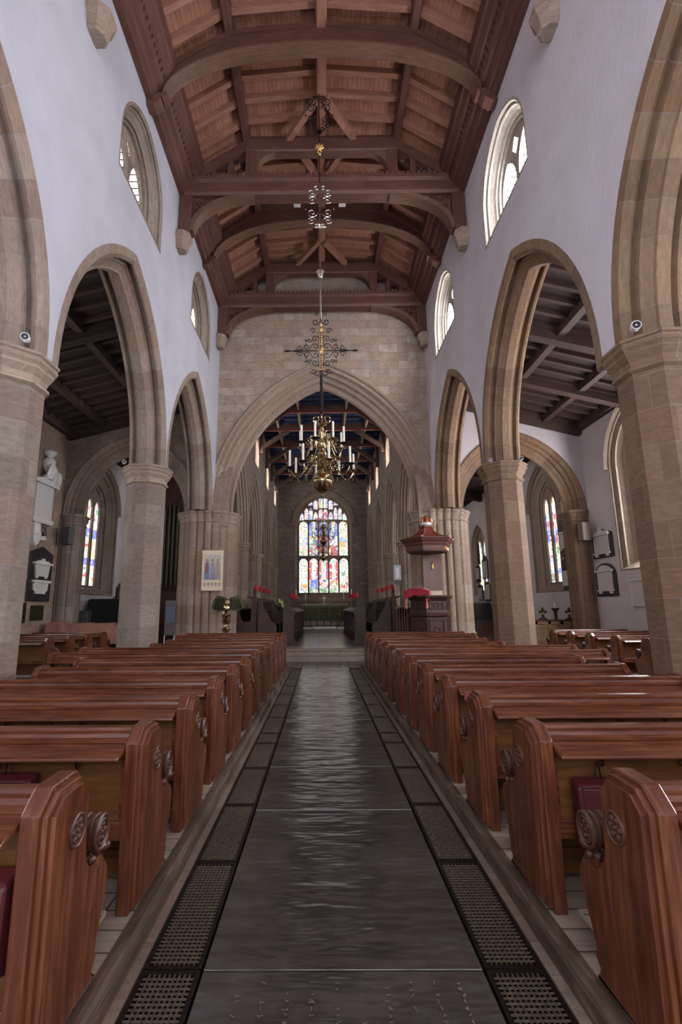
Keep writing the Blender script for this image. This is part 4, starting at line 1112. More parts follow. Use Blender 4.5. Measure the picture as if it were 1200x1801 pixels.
# ================================================================== CHANDELIERS
def spiral(cx, cz, r0, r1, a0, turns, n=22, y=0.0):
    return [(cx + (r0 + (r1 - r0) * i / n) * math.cos(a0 + turns * 2 * PI * i / n), y, cz + (r0 + (r1 - r0) * i / n) * math.sin(a0 + turns * 2 * PI * i / n)) for i in range(n + 1)]
def scurve(p0, p1, c0, c1, n=12):
    p0, p1, c0, c1 = map(Vector, (p0, p1, c0, c1))
    return [p0 * (1 - t) ** 3 + c0 * 3 * t * (1 - t) ** 2 + c1 * 3 * t * t * (1 - t) + p1 * t ** 3 for t in [i / n for i in range(n + 1)]]
def scroll4(mb, z, w, h, r=.012, y=0):
    """pair of iron C-scrolls either side of the rod"""
    for s in (-1, 1):
        for q in (-1, 1):
            for cx, cz, r0, a0, tn in ((.52, .30, .36, PI, -1.35), (.56, .72, .34, PI, 1.35), (.24, .95, .18, 0, 1.25)):
                mb.tube([(s * a, y, z + q * b) for a, _, b in spiral(w * cx, h * .5 * cz, w * r0, w * .07, a0, tn, 24)], r, 6)
        mb.ball((s * w * .95, y, z - h * .06), r * 2, 7, 5)
def leafwork(mb, z, r, n=8, up=1):
    for k in range(n):
        q = 2 * PI * k / n
        mb.tube([(0, 0, z - up * r * .5), (r * .5 * math.cos(q), r * .5 * math.sin(q), z), (r * math.cos(q), r * math.sin(q), z + up * r * .35), (r * .9 * math.cos(q), r * .9 * math.sin(q), z + up * r * .7)], [.012, .02, .022, .006], 6)
def chandelier(loc, label, big=True, sc=1.0):
    t = thing('chandelier', label, 'chandelier', loc, .0)
    t.scale = (sc,) * 3
    B = lambda mb, n, m, p=t: mb.build(n, m, p)
    # local z = 0 at the globe centre
    B(MB().lathe([(.0, -.36), (.02, -.35), (.035, -.31), (.015, -.28), (.03, -.25), (.06, -.235), (.13, -.20), (.20, -.12), (.235, -.02), (.24, .0), (.235, .03), (.2, .12), (.12, .19), (.06, .22), (.05, .26), (.075, .30), (.05, .34)], n=24), 'globe', 'brass')
    B(MB().lathe([(.05, .33), (.09, .38), (.11, .43), (.075, .48), (.06, .52), (.10, .58), (.115, .63), (.07, .69), (.055, .74), (.09, .80), (.10, .86), (.05, .92), (.04, 1.0), (.075, 1.06), (.085, 1.13), (.05, 1.2), (.03, 1.26), (.05, 1.30), (.02, 1.34)], n=18), 'stem', 'brass')
    mb = MB()
    for s in (0, PI / 2):
        c, d = math.cos(s), math.sin(s)
        for q in (-1, 1): mb.tube([(c * q * a, d * q * a, b) for a, _, b in spiral(.11, 1.44, .10, .03, -PI / 2, .95, 16)], .016, 6)
    leafwork(mb, 1.30, .13, 8); B(mb, 'crown_scrolls', 'brass')
    for tier, (n, rr, z0, zp, phase) in enumerate(((8, .71, .34, .26, .2), (8, .50, .86, .80, .5))):
        for k in range(n):
            q = 2 * PI * k / n + phase; c, s = math.cos(q), math.sin(q)
            P = lambda a, z: (c * a, s * a, z)
            pts = scurve(P(.07, z0 + .0), P(rr, zp), P(rr * .50, z0 + .42), P(rr * .62, zp - .62), 18)
            mb = MB().tube(pts, .013, 6)
            a = pts[6]
            mb.tube([P(x, z) for x, _, z in spiral(rr * .42, z0 + .13, .10, .025, PI / 2, 1.15, 16)], .010, 6)
            mb.tube([P(x, z) for x, _, z in spiral(rr * .40, z0 - .04, .075, .02, PI, -1.1, 14)], .009, 6)
            mb.tube([P(x, z) for x, _, z in spiral(rr * .62, zp + .10, .06, .015, 0, 1.2, 14)], .008, 6)
            mb.tube([P(x, z) for x, _, z in spiral(rr * .26, z0 + .16, .07, .015, PI / 2, -1.2, 14)], .009, 6)
            arm = B(mb, 'arm', 'brass')
            B(MB().lathe([(.015, zp - .03), (.03, zp), (.095, zp + .02), (.10, zp + .03), (.02, zp + .03)], c * rr, s * rr, n=12), 'drip_pan', 'black_iron' if k % 3 else 'brass', arm)
            B(MB().lathe([(.025, zp + .02), (.025, zp + .40), (.02, zp + .41)], c * rr, s * rr, n=10), 'candle', 'candle', arm)
    if not big:
        B(MB().tube([(0, 0, 1.3), (0, 0, 3.2)], .014, 6), 'rod', 'black_iron'); return t
    # twisted tube, iron cross-work, plated rod, scrolls up to the ridge
    zt = 10.28
    mb = MB().tube([(0, 0, 1.5), (0, 0, 2.5)], .03, 8)
    for k in range(40):
        z = 1.5 + k * .025
        mb.ball((.03 * math.cos(k * .9), .03 * math.sin(k * .9), z), .014, 5, 4)
    B(mb, 'twisted_rod', 'black_iron')
    mb = MB()
    z = 3.10
    mb.tube([(-.80, 0, z), (.80, 0, z)], .012, 6)
    for s in (-1, 1):
        mb.tube([(s * .72, 0, z), (s * .80, 0, z), (s * .86, 0, z)], [.02, .026, .004], 8)
        for (x, dz, r0, a0, tn) in ((.135, .105, .085, 0, 1.15), (.135, .295, .085, PI * .9, -1.15), (.18, .50, .075, 0, 1.1), (.325, .105, .085, PI, 1.2), (.50, .085, .07, 0, -1.15), (.265, .27, .055, PI, 1.1)):
            for q in (-1, 1):
                mb.tube([(s * a, 0, z + q * b) for a, _, b in spiral(x, dz, r0, .016, a0, tn, 20)], .009, 6)
        for q in (-1, 1):
            mb.tube([(s * .62, 0, z + q * .015), (s * .42, 0, z + q * .03), (s * .345, 0, z + q * .16), (s * .34, 0, z + q * .36)], [.006, .009, .010, .004], 6)
            for w in (-1, 1): mb.tube([(s * .34, 0, z + q * .24), (s * .34 + w * .04, 0, z + q * .28), (s * .34 + w * .065, 0, z + q * .25)], [.009, .009, .003], 6)
            mb.tube([(s * .05, 0, z + q * .06), (s * .07, 0, z + q * .20), (s * .05, 0, z + q * .40)], .008, 6)
    B(mb, 'iron_cross_work', 'black_iron')
    mb = MB()
    for q in (-1, 1): mb.box(-.10, .10, -.015, .015, z + q * .47 - .012, z + q * .47 + .012)
    mb.box(-.025, .025, -.008, .008, z - .46, z + .46)
    for k in range(12):
        w = 2 * PI * k / 12; mb.tube([(0, -.012, z), (.085 * math.cos(w), -.012, z + .085 * math.sin(w))], [.03, .004], 6)
    for k in range(5): 
        for q in (-1, 1): mb.ball((0, -.01, z + q * (.16 + .06 * k)), .036 - .004 * k, 8, 5, (1, .5, .6))
    mb.lathe([(.02, z + .47), (.05, z + .53), (.02, z + .60), (.045, z + .66), (.012, z + .74)], n=10)
    B(mb, 'gilt_cross', 'gilt')
    mb = MB(); 
    for s in (-1, 1):
        mb.tube([(s * a, 0, b) for a, _, b in spiral(.10, 2.55, .085, .02, PI / 2, 1.2, 16)], .011, 6)
        mb.tube([(s * a, 0, b) for a, _, b in spiral(.12, 3.83, .085, .02, PI, 1.2, 16)], .011, 6)
        mb.tube([(s * a, 0, b) for a, _, b in spiral(.08, 4.05, .06, .015, -PI / 2, 1.1, 14)], .009, 6)
    B(mb, 'end_scrolls', 'black_iron')
    B(MB().tube([(0, 0, 2.5), (0, 0, 4.0)], .016, 8), 'lower_rod', 'black_iron')
    B(MB().tube([(0, 0, 3.9), (0, 0, 6.4)], .020, 8), 'plated_rod', 'steel')
    mb = MB(); leafwork(mb, 5.12, .085, 8); leafwork(mb, 5.05, .05, 6, -1); mb.ball((0, 0, 5.0), .045, 10, 6); B(mb, 'leaf_knop', 'steel')
    mb = MB(); scroll4(mb, 6.93, .36, 1.12, .008); mb.tube([(0, 0, 6.3), (0, 0, 7.6)], .016, 6); leafwork(mb, 6.36, .07, 6); B(mb, 'scroll_panel', 'steel')
    B(MB().tube([(0, 0, 7.5), (0, 0, 8.7)], .013, 6), 'upper_rod', 'black_iron')
    mb = MB(); leafwork(mb, 8.63, .095, 8); leafwork(mb, 8.55, .05, 6, -1); mb.ball((0, 0, 8.46), .05, 10, 6); B(mb, 'leaf_knop', 'gilt')
    mb = MB(); scroll4(mb, 9.70, .36, 1.0, .012); mb.tube([(0, 0, 8.7), (0, 0, zt)], .016, 6); leafwork(mb, 9.15, .07, 6, -1); B(mb, 'ridge_scrolls', 'black_iron')
    return t
chandelier((-.06, 10.3, 4.43), 'large brass two-tier candle chandelier hung from the nave ridge on an ornate rod')
for y, z, w in ((27.0, 5.35, 'higher'), (31.0, 4.85, 'lower')):
    chandelier((.03, y, z), '%s of two small brass chandeliers silhouetted against the east window' % w, False, .85)

# ================================================================== MEMORIALS
# local frame of a wall tablet: x along the wall, y out of the wall (front at negative y), z up
def wall_thing(name, label, cat, s, y, z):
    t = thing(name, label, cat, (s * (XO - .002), y, z), -s * PI / 2); return t
def gable(w, h0, h1): return [(-w / 2, 0), (w / 2, 0), (w / 2, h0), (0, h1), (-w / 2, h0)]
def archtop(w, h0, h1, n=12): return [(-w / 2, 0), (w / 2, 0)] + [(w / 2 * math.cos(PI * i / n), h0 + (h1 - h0) * math.sin(PI * i / n)) for i in range(n + 1)]
def tablet(s, y, z, w, back, label, iw, iz0, iz1, backmat='black_slate', cornice=True, feet=True, crest=False, frame=None, insc='inscribed'):
    t = wall_thing('memorial_tablet', label, 'memorial', s, y, z)
    MB().prism(back, 'y', -.05, .0).build('backing', backmat, t, bevel=.006)
    MB().box(-iw / 2, iw / 2, -.085, -.05, iz0, iz1).build('inscription_panel', insc, t, bevel=.004)
    if cornice:
        mb = MB().box(-iw / 2 - .07, iw / 2 + .07, -.13, -.05, iz1, iz1 + .045).box(-iw / 2 - .04, iw / 2 + .04, -.11, -.05, iz1 + .045, iz1 + .07)
        mb.build('cornice', 'white_marble', t)
    if feet:
        MB().box(-iw / 2 - .04, iw / 2 + .04, -.11, -.05, iz0 - .05, iz0).build('shelf', 'white_marble', t)
        for q in (-1, 1): MB().box(q * iw * .36 - .07, q * iw * .36 + .07, -.1, -.05, iz0 - .13, iz0 - .05).build('foot', 'white_marble', t)
    if crest:
        MB().prism([(-iw / 2, iz1 + .07), (iw / 2, iz1 + .07), (iw / 2, iz1 + .12), (.08, iz1 + .16), (.08, iz1 + .25), (-.08, iz1 + .25), (-.08, iz1 + .16), (-iw / 2, iz1 + .12)], 'y', -.1, -.05).build('crest', 'white_marble', t)
    return t
# right aisle wall
tablet(1, 16.25, 3.30, 1.18, gable(1.18, .80, .97), 'gabled black memorial with white panel, upper of the pair beside the right aisle window', .86, .17, .74, crest=True)
t = tablet(1, 16.27, 2.04, 1.16, archtop(1.16, .72, 1.08), 'round-topped black memorial with white panel, lower of the pair by the right aisle window', .84, .22, .80)
MB().prism([(.38 * math.cos(PI * i / 12), .865 + .15 * math.sin(PI * i / 12)) for i in range(13)], 'y', -.075, -.05).build('white_tympanum', 'white_marble', t)
t = wall_thing('memorial_tablet', 'plain white memorial tablet under the aisle window, half hidden by the nearest right pillar', 'memorial', 1, 14.55, 1.66)
MB().box(-.42, .42, -.05, 0, .12, .80).build('inscription_panel', 'inscribed', t)
MB().box(-.50, .50, -.11, 0, .80, .86).build('cornice', 'white_marble', t); MB().box(-.48, .48, -.10, 0, .06, .12).build('shelf', 'white_marble', t)
for q in (-1, 1):
    MB().box(q * .44 - .03, q * .44 + .03, -.08, 0, .12, .80).build('pilaster', 'white_marble', t); MB().box(q * .44 - .05, q * .44 + .05, -.08, 0, -.03, .06).build('foot', 'white_marble', t)
# beyond the right aisle arch
t = tablet(1, 18.68, 3.70, .95, [(-.42, .1), (.42, .1), (.42, .86), (-.42, .86)], 'grey carved memorial with a domed armorial crest beside the right chapel window', .74, .26, .78, 'grey_slate', insc='inscribed')
mb = MB().prism([(-.33, .9)] + [(.33 * math.cos(PI * i / 12), .9 + .50 * math.sin(PI * i / 12)) for i in range(13)], 'y', -.08, 0)
for k in range(9): mb.ball((.2 * math.cos(PI * k / 8), -.08, .98 + .3 * math.sin(PI * k / 8)), .05, 7, 5)
mb.ball((0, -.1, 1.1), .13, 10, 6, (1, .5, 1.2)); mb.build('armorial_crest', 'grey_slate', t)
MB().prism([(-.36, .08), (.36, .08), (.18, -.12), (0, -.06), (-.18, -.12)], 'y', -.09, 0).build('bracket', 'grey_slate', t)
tablet(1, 18.70, 2.33, .90, gable(.90, 1.1, 1.22), 'black gabled memorial with low white panel, beneath the domed grey one', .84, .16, .74, cornice=False, feet=False)
tablet(1, 28.1, 3.28, 1.0, gable(1.0, 1.05, 1.38), 'tall gabled tablet, upper right of the far group in the right chapel', .74, .12, .98, 'grey_slate', cornice=False)
tablet(1, 29.42, 3.15, .8, archtop(.8, .8, 1.0), 'dark bordered tablet, upper left of the far group in the right chapel', .58, .2, .85, cornice=False, feet=False)
tablet(1, 29.2, 2.1, .85, archtop(.85, .75, .9), 'dark backed white tablet, lower left of the far group in the right chapel', .66, .12, .72, cornice=False)
tablet(1, 27.95, 2.02, 1.0, [(-.5, 0), (.5, 0), (.5, .95), (.12, 1.1), (-.12, 1.1), (-.5, .95)], 'pale square tablet, lower right of the far group in the right chapel', .8, .12, .92, 'grey_slate', cornice=False, feet=False)
t = wall_thing('hatchment_board', 'tall narrow dark board beside the farthest right chapel window', 'board', 1, 29.08, 4.2)
MB().box(-.12, .12, -.06, 0, 0, 1.2).build('board', 'black_slate', t, bevel=.01)
# left aisle wall: great white monument with an urn
t = wall_thing('wall_monument', 'large white marble wall monument topped by a draped urn, left aisle', 'memorial', -1, 15.65, 3.7)
MB().box(-.50, .50, -.12, 0, .95, 2.08).build('inscription_panel', 'inscribed', t, bevel=.01)
mb = MB().box(-.58, .58, -.16, 0, .84, .95).box(-.54, .54, -.14, 0, .80, .84); mb.build('base_moulding', 'white_marble', t)
mb = MB().prism([(-.66, 2.08), (.66, 2.08), (.70, 2.14), (.66, 2.2), (0, 2.34), (-.66, 2.2), (-.70, 2.14)], 'y', -.2, 0); mb.build('pediment', 'white_marble', t)
MB().lathe([(.16, 2.28), (.17, 2.4), (.07, 2.46), (.06, 2.52), (.14, 2.62), (.2, 2.75), (.21, 2.9), (.14, 3.0), (.09, 3.04), (.19, 3.14), (.22, 3.2), (.19, 3.24)], 0, -.14, n=16).build('urn', 'white_marble', t)
mb = MB()
for k in range(14): mb.tube(scurve((-.16 + .02 * k, -.28, 2.86 - .02 * abs(k - 6)), (-.25 + .035 * k, -.26, 2.36), (-.2 + .03 * k, -.36, 2.7), (-.28 + .04 * k, -.3, 2.5)), .026, 6)
mb.build('drapery', 'white_marble', t)
mb = MB().ball((.40, -.14, 2.42), .17, 10, 8, (.9, .7, 1.3)); mb.ball((.57, -.12, 2.30), .12, 10, 8, (1, .7, 1.3))
for k in range(5): mb.tube(scurve((.34 + .05 * k, -.24, 2.62), (.42 + .06 * k, -.2, 2.2), (.4 + .06 * k, -.3, 2.5), (.36 + .06 * k, -.26, 2.3)), .025, 6)
mb.build('reclining_drapery', 'white_marble', t)
mb = MB()
for k in range(16): mb.ball((random.uniform(-.3, .34), -.1, random.uniform(.48, .74)), random.uniform(.05, .10), 8, 6, (1, .6, 1))
mb.build('carved_fruit_swag', 'grey_slate', t)
mb = MB().prism([(-.46, .78), (-.12, .78), (-.02, .4), (-.12, .16), (-.3, .02), (-.42, .2)], 'y', -.14, 0)
mb.ball((-.25, -.14, .55), .15, 10, 8, (1, .4, 1.2)); mb.prism([(-.1, .36), (.3, .42), (.36, .3), (-.1, .24)], 'y', -.1, 0); mb.build('coat_of_arms', 'white_marble', t)
# black gabled slab with two white panels
t = wall_thing('memorial_tablet', 'big black gabled memorial with two white panels, under the white monument on the left', 'memorial', -1, 15.98, 2.0)
MB().prism(gable(1.30, 1.56, 1.78), 'y', -.05, 0).build('backing', 'black_slate', t, bevel=.008)
MB().prism([(-.34, .80), (.34, .80), (.42, 1.18), (-.42, 1.18)], 'y', -.1, -.05).build('upper_panel', 'inscribed', t)
mb = MB().box(-.52, .52, -.15, -.05, 1.18, 1.25).prism([(-.36, 1.25), (.36, 1.25), (.28, 1.31), (.07, 1.31), (.05, 1.38), (-.05, 1.38), (-.07, 1.31), (-.28, 1.31)], 'y', -.12, -.05); mb.build('cornice', 'white_marble', t)
MB().box(-.28, .28, -.1, -.05, .24, .56).build('lower_panel', 'inscribed', t)
mb = MB().box(-.48, .48, -.15, -.05, .60, .68).box(-.40, .40, -.11, -.05, .55, .60)
for q in (-1, 1): mb.prism([(q * .28, .3), (q * .40, .36), (q * .42, .55), (q * .28, .55)], 'y', -.09, -.05)
for q in (-1, 1): mb.box(q * .26 - .06, q * .26 + .06, -.09, -.05, .74, .80)
mb.build('lower_cornice', 'white_marble', t)
for y, z, w, h, lab in ((15.2, 1.34, .42, .62, 'dark brass plaque, left one of two below the black gabled memorial'), (16.03, 1.40, .72, .48, 'wider dark brass plaque, right one of two below the black gabled memorial')):
    t = wall_thing('brass_plaque', lab, 'plaque', -1, y, z)
    MB().box(-w / 2, w / 2, -.03, 0, 0, h).build('plate', 'dark_brass', t, bevel=.004)
    MB().box(-w / 2 + .03, w / 2 - .03, -.034, -.03, .03, h - .03).build('engraved_field', 'dark_brass', t)
# beyond the left aisle arch
t = wall_thing('relief_plaque', 'grey slate plaque with a raised pale cross, beside the left chapel window', 'plaque', -1, 18.36, 3.45)
MB().box(-.28, .28, -.05, 0, 0, .74).build('plaque', 'grey_slate', t, bevel=.008)
mb = MB().box(-.035, .035, -.08, -.05, .08, .68).box(-.14, .14, -.08, -.05, .46, .53); mb.tube([(.11 * math.cos(q), -.065, .495 + .11 * math.sin(q)) for q in [i * PI / 10 for i in range(20)]], .018, 6, closed=True); mb.box(-.09, .09, -.075, -.05, .06, .1)
mb.build('cross', 'white_marble', t)
t = wall_thing('memorial_tablet', 'narrow black gabled tablet holding a small white figure, left chapel wall', 'memorial', -1, 18.45, 2.52)
MB().prism(gable(.62, .58, .72), 'y', -.05, 0).build('backing', 'black_slate', t)
mb = MB().lathe([(.05, .06), (.10, .12), (.09, .3), (.11, .42), (.05, .48), (.04, .5)], 0, -.09, n=10); mb.ball((0, -.09, .55), .06, 10, 7); mb.build('figure', 'white_marble', t)
MB().box(-.33, .33, -.13, 0, -.02, .04).build('shelf', 'white_marble', t)
tablet(-1, 18.5, 1.92, .62, [(-.31, .05), (.31, .05), (.31, .56), (-.31, .56)], 'small white panel in a black frame, below the figure tablet in the left chapel', .46, .12, .48, cornice=False, feet=False)
t = wall_thing('memorial_tablet', 'dark tablet just right of the left chapel window, edged by the farther pillar', 'memorial', -1, 22.4, 1.75)
MB().prism(gable(.7, .9, 1.15), 'y', -.06, 0).build('backing', 'black_slate', t); MB().box(-.25, .25, -.08, -.06, .15, .8).build('inscription_panel', 'grey_slate', t)
# loudspeakers on the responds
for x, mat, lab in ((-8.83, 'speaker', 'grey box loudspeaker on the left aisle respond below its capital'), (8.93, 'speaker_tan', 'stone-coloured box loudspeaker on the right aisle respond below its capital')):
    t = thing('loudspeaker', lab, 'loudspeaker', (x, 16.64, 4.24), -.25 if x < 0 else .25)
    MB().box(-.16, .16, -.12, .12, -.31, .31).build('cabinet', mat, t, bevel=.012)
    MB().box(-.14, .14, -.128, -.12, -.285, .285).build('grille', mat, t, bevel=.01)
    MB().box(-.05, .05, .12, .17, -.08, .08).build('bracket', 'black_iron', t)

# ================================================================== SPOTLIGHTS ON THE CAPITALS
def spot(loc, rz, r, label, box=True):
    t = thing('spotlight', label, 'spotlight', loc, rz)
    rot = Matrix.Rotation(PI / 2, 4, 'X')
    MB().lathe([(r * .75, -r * 1.1), (r, -r * .9), (r, r * .5), (r * 1.05, r * .55), (r * 1.05, r * .62), (r * .8, r * .62)], n=16).build('housing', 'white_paint', t).matrix_local = rot
    MB().lathe([(r * .86, r * .60), (r * .86, r * .66)], n=16).build('lens', 'lens', t).matrix_local = rot
    MB().lathe([(r * .3, r * .66), (r * .1, r * .8)], n=10).build('bulb', 'steel', t).matrix_local = rot
    MB().box(-r * .25, r * .25, -r * .3, r * .3, -r * 1.25, -r * .85).build('base', 'white_paint', t)
    return t
spot((-3.84, 5.66, 5.15), .35, .052, 'round spotlight on the capital of the nearest left pillar')
spot((3.84, 5.55, 5.155), -.3, .056, 'round spotlight on the capital of the nearest right pillar')
spot((-4.72, 11.05, 5.15), .2, .045, 'tiny lamp on the capital of the farther left pillar')
spot((3.93, 11.15, 5.14), -.2, .04, 'tiny lamp at the left of the farther right pillar capital')
spot((4.62, 11.05, 5.15), -.2, .045, 'tiny lamp at the right of the farther right pillar capital')

# ================================================================== PULPIT
def ngon(r, n=6, ph=0.0): return [(r * math.cos(ph + 2 * PI * i / n), r * math.sin(ph + 2 * PI * i / n)) for i in range(n)]
t = thing('pulpit', 'dark carved oak pulpit with a red cushion, in front of the right arch pier', 'pulpit', (3.31, 15.66, .06))
ph = math.radians(-112)
def hexbody(name, prof, mat, parent): return MB().lathe(prof, n=6, phase=ph, smooth=False).build(name, mat, parent)
body = hexbody('body', [(.62, .55), (.62, 2.0)], 'dark_oak', t)
hexbody('plinth', [(.70, .0), (.70, .5), (.74, .52), (.74, .58), (.62, .62)], 'dark_oak', t)
hexbody('string_course', [(.62, 1.38), (.70, 1.42), (.71, 1.47), (.64, 1.52), (.62, 1.60)], 'dark_oak', t)
hexbody('cornice', [(.62, 1.86), (.68, 1.92), (.75, 1.98), (.76, 2.03), (.60, 2.03)], 'dark_oak', t)
for i in range(6):
    a0, a1 = ph + 2 * PI * i / 6, ph + 2 * PI * (i + 1) / 6; am = (a0 + a1) / 2; ap = .62 * math.cos(PI / 6)
    for z0, z1 in ((.70, 1.32), (1.62, 1.84)):
        p = MB(); e = .24
        p.box(-e, e, -.03, .0, z0, z0 + .04).box(-e, e, -.03, 0, z1 - .04, z1).box(-e, -e + .04, -.03, 0, z0, z1).box(e - .04, e, -.03, 0, z0, z1)
        zc = (z0 + z1) / 2
        p.tube([(.09 * math.cos(q), -.012, zc + min(.09, (z1 - z0) * .3) * math.sin(q)) for q in [k * PI / 6 for k in range(12)]], .014, 5, closed=True)
        o = p.build('carved_panel', 'dark_oak', t)
        o.rotation_euler = (0, 0, am + PI / 2); o.location = (ap * math.cos(am), ap * math.sin(am), 0)
# red cushion with tassels over the front-left side
c = thing('pulpit_cushion', 'crimson tasselled velvet cushion draped over the pulpit edge', 'cushion', (2.90, 15.38, 2.115), math.radians(-24))
mb = MB()
prof = [(-.36, -.04), (-.37, .06), (-.32, .15), (-.18, .20), (0, .215), (.18, .20), (.32, .15), (.37, .06), (.36, -.04)]
mb.prism([(-.36, -.02), (.36, -.02)] + prof[::-1][1:-1], 'y', -.22, .24, smooth=True); mb.build('cushion', 'red_cloth', c, bevel=.03)
mb = MB(); xs = [-.39 + .78 * i / 16 for i in range(17)]
vs = []
for x in xs:
    sag = -.02 - .16 * abs(x / .39) ** 2 - .015 * math.sin(x * 24)
    vs += [(x, -.235 - .01 * math.sin(x * 20), .12), (x, -.25 - .012 * math.sin(x * 20), sag), (x, -.238 - .012 * math.sin(x * 20), sag), (x, -.22 - .01 * math.sin(x * 20), .12)]
mb.add(vs, [(i * 4 + a, i * 4 + b, i * 4 + 4 + b, i * 4 + 4 + a) for i in range(16) for a, b in ((0, 1), (1, 2), (2, 3), (3, 0))], smooth=True); mb.build('fall', 'red_cloth', c)
for x in (-.33, .31):
    MB().lathe([(.004, -.12), (.02, -.14), (.03, -.18), (.018, -.2), (.04, -.28), (.045, -.42), (.02, -.43)], x, -.26, n=10).build('tassel', 'tassel', c)
# sounding board with backboard and crown
t = thing('sounding_board', 'red hexagonal sounding board with gilt ribs and a crown, above the pulpit', 'sounding board', (3.30, 15.62, 0))
hexbody('cornice', [(.66, 3.46), (.70, 3.47), (.72, 3.62), (.76, 3.66), (.78, 3.72), (.84, 3.76), (.86, 3.80), (.90, 3.84), (.90, 3.86), (.6, 3.87)], 'tester_brown', t)
hexbody('soffit', [(.68, 3.44), (.68, 3.47)], 'dark_oak', t)
hexbody('roof', [(.87, 3.86), (.62, 3.92), (.44, 4.00), (.30, 4.10), (.22, 4.22), (.22, 4.24)], 'tester_red', t)
for i in range(6):
    q = ph + 2 * PI * i / 6
    r_ = MB().tube([(rr * math.cos(q), rr * math.sin(q), z + .01) for rr, z in ((.88, 3.865), (.62, 3.92), (.44, 4.0), (.30, 4.1), (.22, 4.22))], .016, 6); r_.ball((.87 * math.cos(q), .87 * math.sin(q), 3.88), .035, 8, 6)
    r_.build('gilt_rib', 'gilt', t)
    am = q + PI / 6; ap = .72 * math.cos(PI / 6)
    mb = MB()
    for k in range(7): mb.tube([(-.30 + .1 * k, 0, 3.50), (-.25 + .1 * k, -.006, 3.59)], .006, 5)
    o = mb.build('frieze', 'gilt', t); o.rotation_euler = (0, 0, am + PI / 2); o.location = (ap * math.cos(am), ap * math.sin(am), 0)
hexbody('collar', [(.24, 4.22), (.27, 4.25), (.27, 4.31), (.2, 4.33)], 'red_oak', t)
cr = MB().lathe([(.17, 4.33), (.18, 4.39), (.175, 4.41)], n=18).build('crown', 'white_paint', t)
MB().ball((0, 0, 4.47), .15, 14, 8, (1, 1, .75)).build('crown_cap', 'crown_red', cr)
mb = MB()
for i in range(8):
    q = 2 * PI * i / 8
    mb.tube(scurve((.18 * math.cos(q), .18 * math.sin(q), 4.41), (0, 0, 4.60), (.26 * math.cos(q), .26 * math.sin(q), 4.56), (.10 * math.cos(q), .10 * math.sin(q), 4.64)), .016, 6)
    mb.ball((.19 * math.cos(q), .19 * math.sin(q), 4.43), .03, 7, 5)
mb.ball((0, 0, 4.63), .035, 8, 6); mb.box(-.008, .008, -.008, .008, 4.66, 4.74).box(-.03, .03, -.008, .008, 4.69, 4.71); mb.build('crown_arches', 'gilt', cr)
bb = MB().box(-.31, .31, -.03, .03, 2.11, 3.46).build('backboard', 'red_oak', t, uv='wood', loc=(.30, .72, 0)); bb.rotation_euler = (0, 0, -.15)
mb = MB()
for z0, z1 in ((2.3, 2.78), (2.86, 3.28), (3.30, 3.44)):
    for x0, x1 in ((-.27, -.17), (-.10, .10), (.17, .27)):
        mb.box(x0, x1, -.036, -.03, z0, z0 + .009).box(x0, x1, -.036, -.03, z1 - .009, z1).box(x0, x0 + .009, -.036, -.03, z0, z1).box(x1 - .009, x1, -.036, -.03, z0, z1)
mb.build('gilt_panel_lines', 'light_oak', bb)
mb = MB().lathe([(.03, 2.95), (.05, 3.02), (.03, 3.12), (.045, 3.16), (.02, 3.2)], 0, -.05, n=10); mb.build('gilt_figure', 'gilt', bb)
MB().box(-.28, .28, -.05, -.03, 2.12, 2.26).build('pale_board', 'cream', bb)
MB().box(-.05, .05, .03, .14, 3.2, 3.4).build('fixing_bracket', 'black_iron', bb)
# stair beside the pulpit
t = thing('pulpit_stair', 'reddish oak balustrade of the pulpit stair, left of the pulpit', 'balustrade', (2.56, 16.55, .38))
MB().box(-.20, .20, -.04, .04, 0, .52).build('base_board', 'red_oak', t, uv='wood')
MB().beam((-.22, 0, 1.32), (.22, 0, 1.46), .08, .07).build('handrail', 'red_oak', t, uv='wood')
for k in range(5):
    x = -.17 + .085 * k
    MB().lathe([(.018, .5), (.018, .62), (.03, .66), (.014, .72), (.024, .9), (.028, 1.02), (.014, 1.12), (.02, 1.2), (.02, 1.36 + .03 * k)], x, 0, n=8).build('baluster', 'red_oak', t)

# ================================================================== EAGLE LECTERN AND ICON
t = thing('eagle_lectern', 'brass eagle lectern standing before the left arch pier', 'lectern', (-3.08, 15.62, .06))
MB().lathe([(.30, 0), (.32, .06), (.2, .12), (.22, .2), (.1, .28), (.07, .5), (.10, .56), (.06, .62), (.055, .95), (.12, 1.0), (.13, 1.05), (.08, 1.1), (.065, 1.18), (.12, 1.24), (.14, 1.32), (.10, 1.36), (.13, 1.42), (.13, 1.50), (.06, 1.52)], n=18).build('column', 'brass', t)
e = MB()
e.ball((0, -.02, 1.68), .14, 12, 8, (.85, .8, 1.35)); e.ball((.02, -.10, 1.98), .065, 10, 7, (.9, 1.1, 1)); e.tube([(.02, -.06, 1.84), (.02, -.08, 1.95)], [.09, .055], 8); e.tube([(.02, -.15, 1.98), (.02, -.21, 1.96), (.02, -.215, 1.92)], [.03, .02, .004], 6)
for q in (-1, 1): e.tube([(q * .05, -.05, 1.58), (q * .06, -.08, 1.50)], [.05, .03], 6); 
e.build('eagle_body', 'brass', t)
for q in (-1, 1):
    w = MB()
    w.prism([(0, 1.60), (q * .34, 1.56), (q * .56, 1.66), (q * .50, 1.90), (q * .36, 2.06), (q * .12, 2.0), (0, 1.92)], 'y', -.03, .03)
    for k in range(7): w.tube([(q * (.08 + .045 * k), -.035, 1.97 - .01 * abs(k - 3)), (q * (.10 + .065 * k), -.035, 1.62)], [.014, .02], 5)
    o = w.build('wing', 'dark_brass', t); o.rotation_euler = (0, 0, q * .42); o.location = (0, .06, .03)
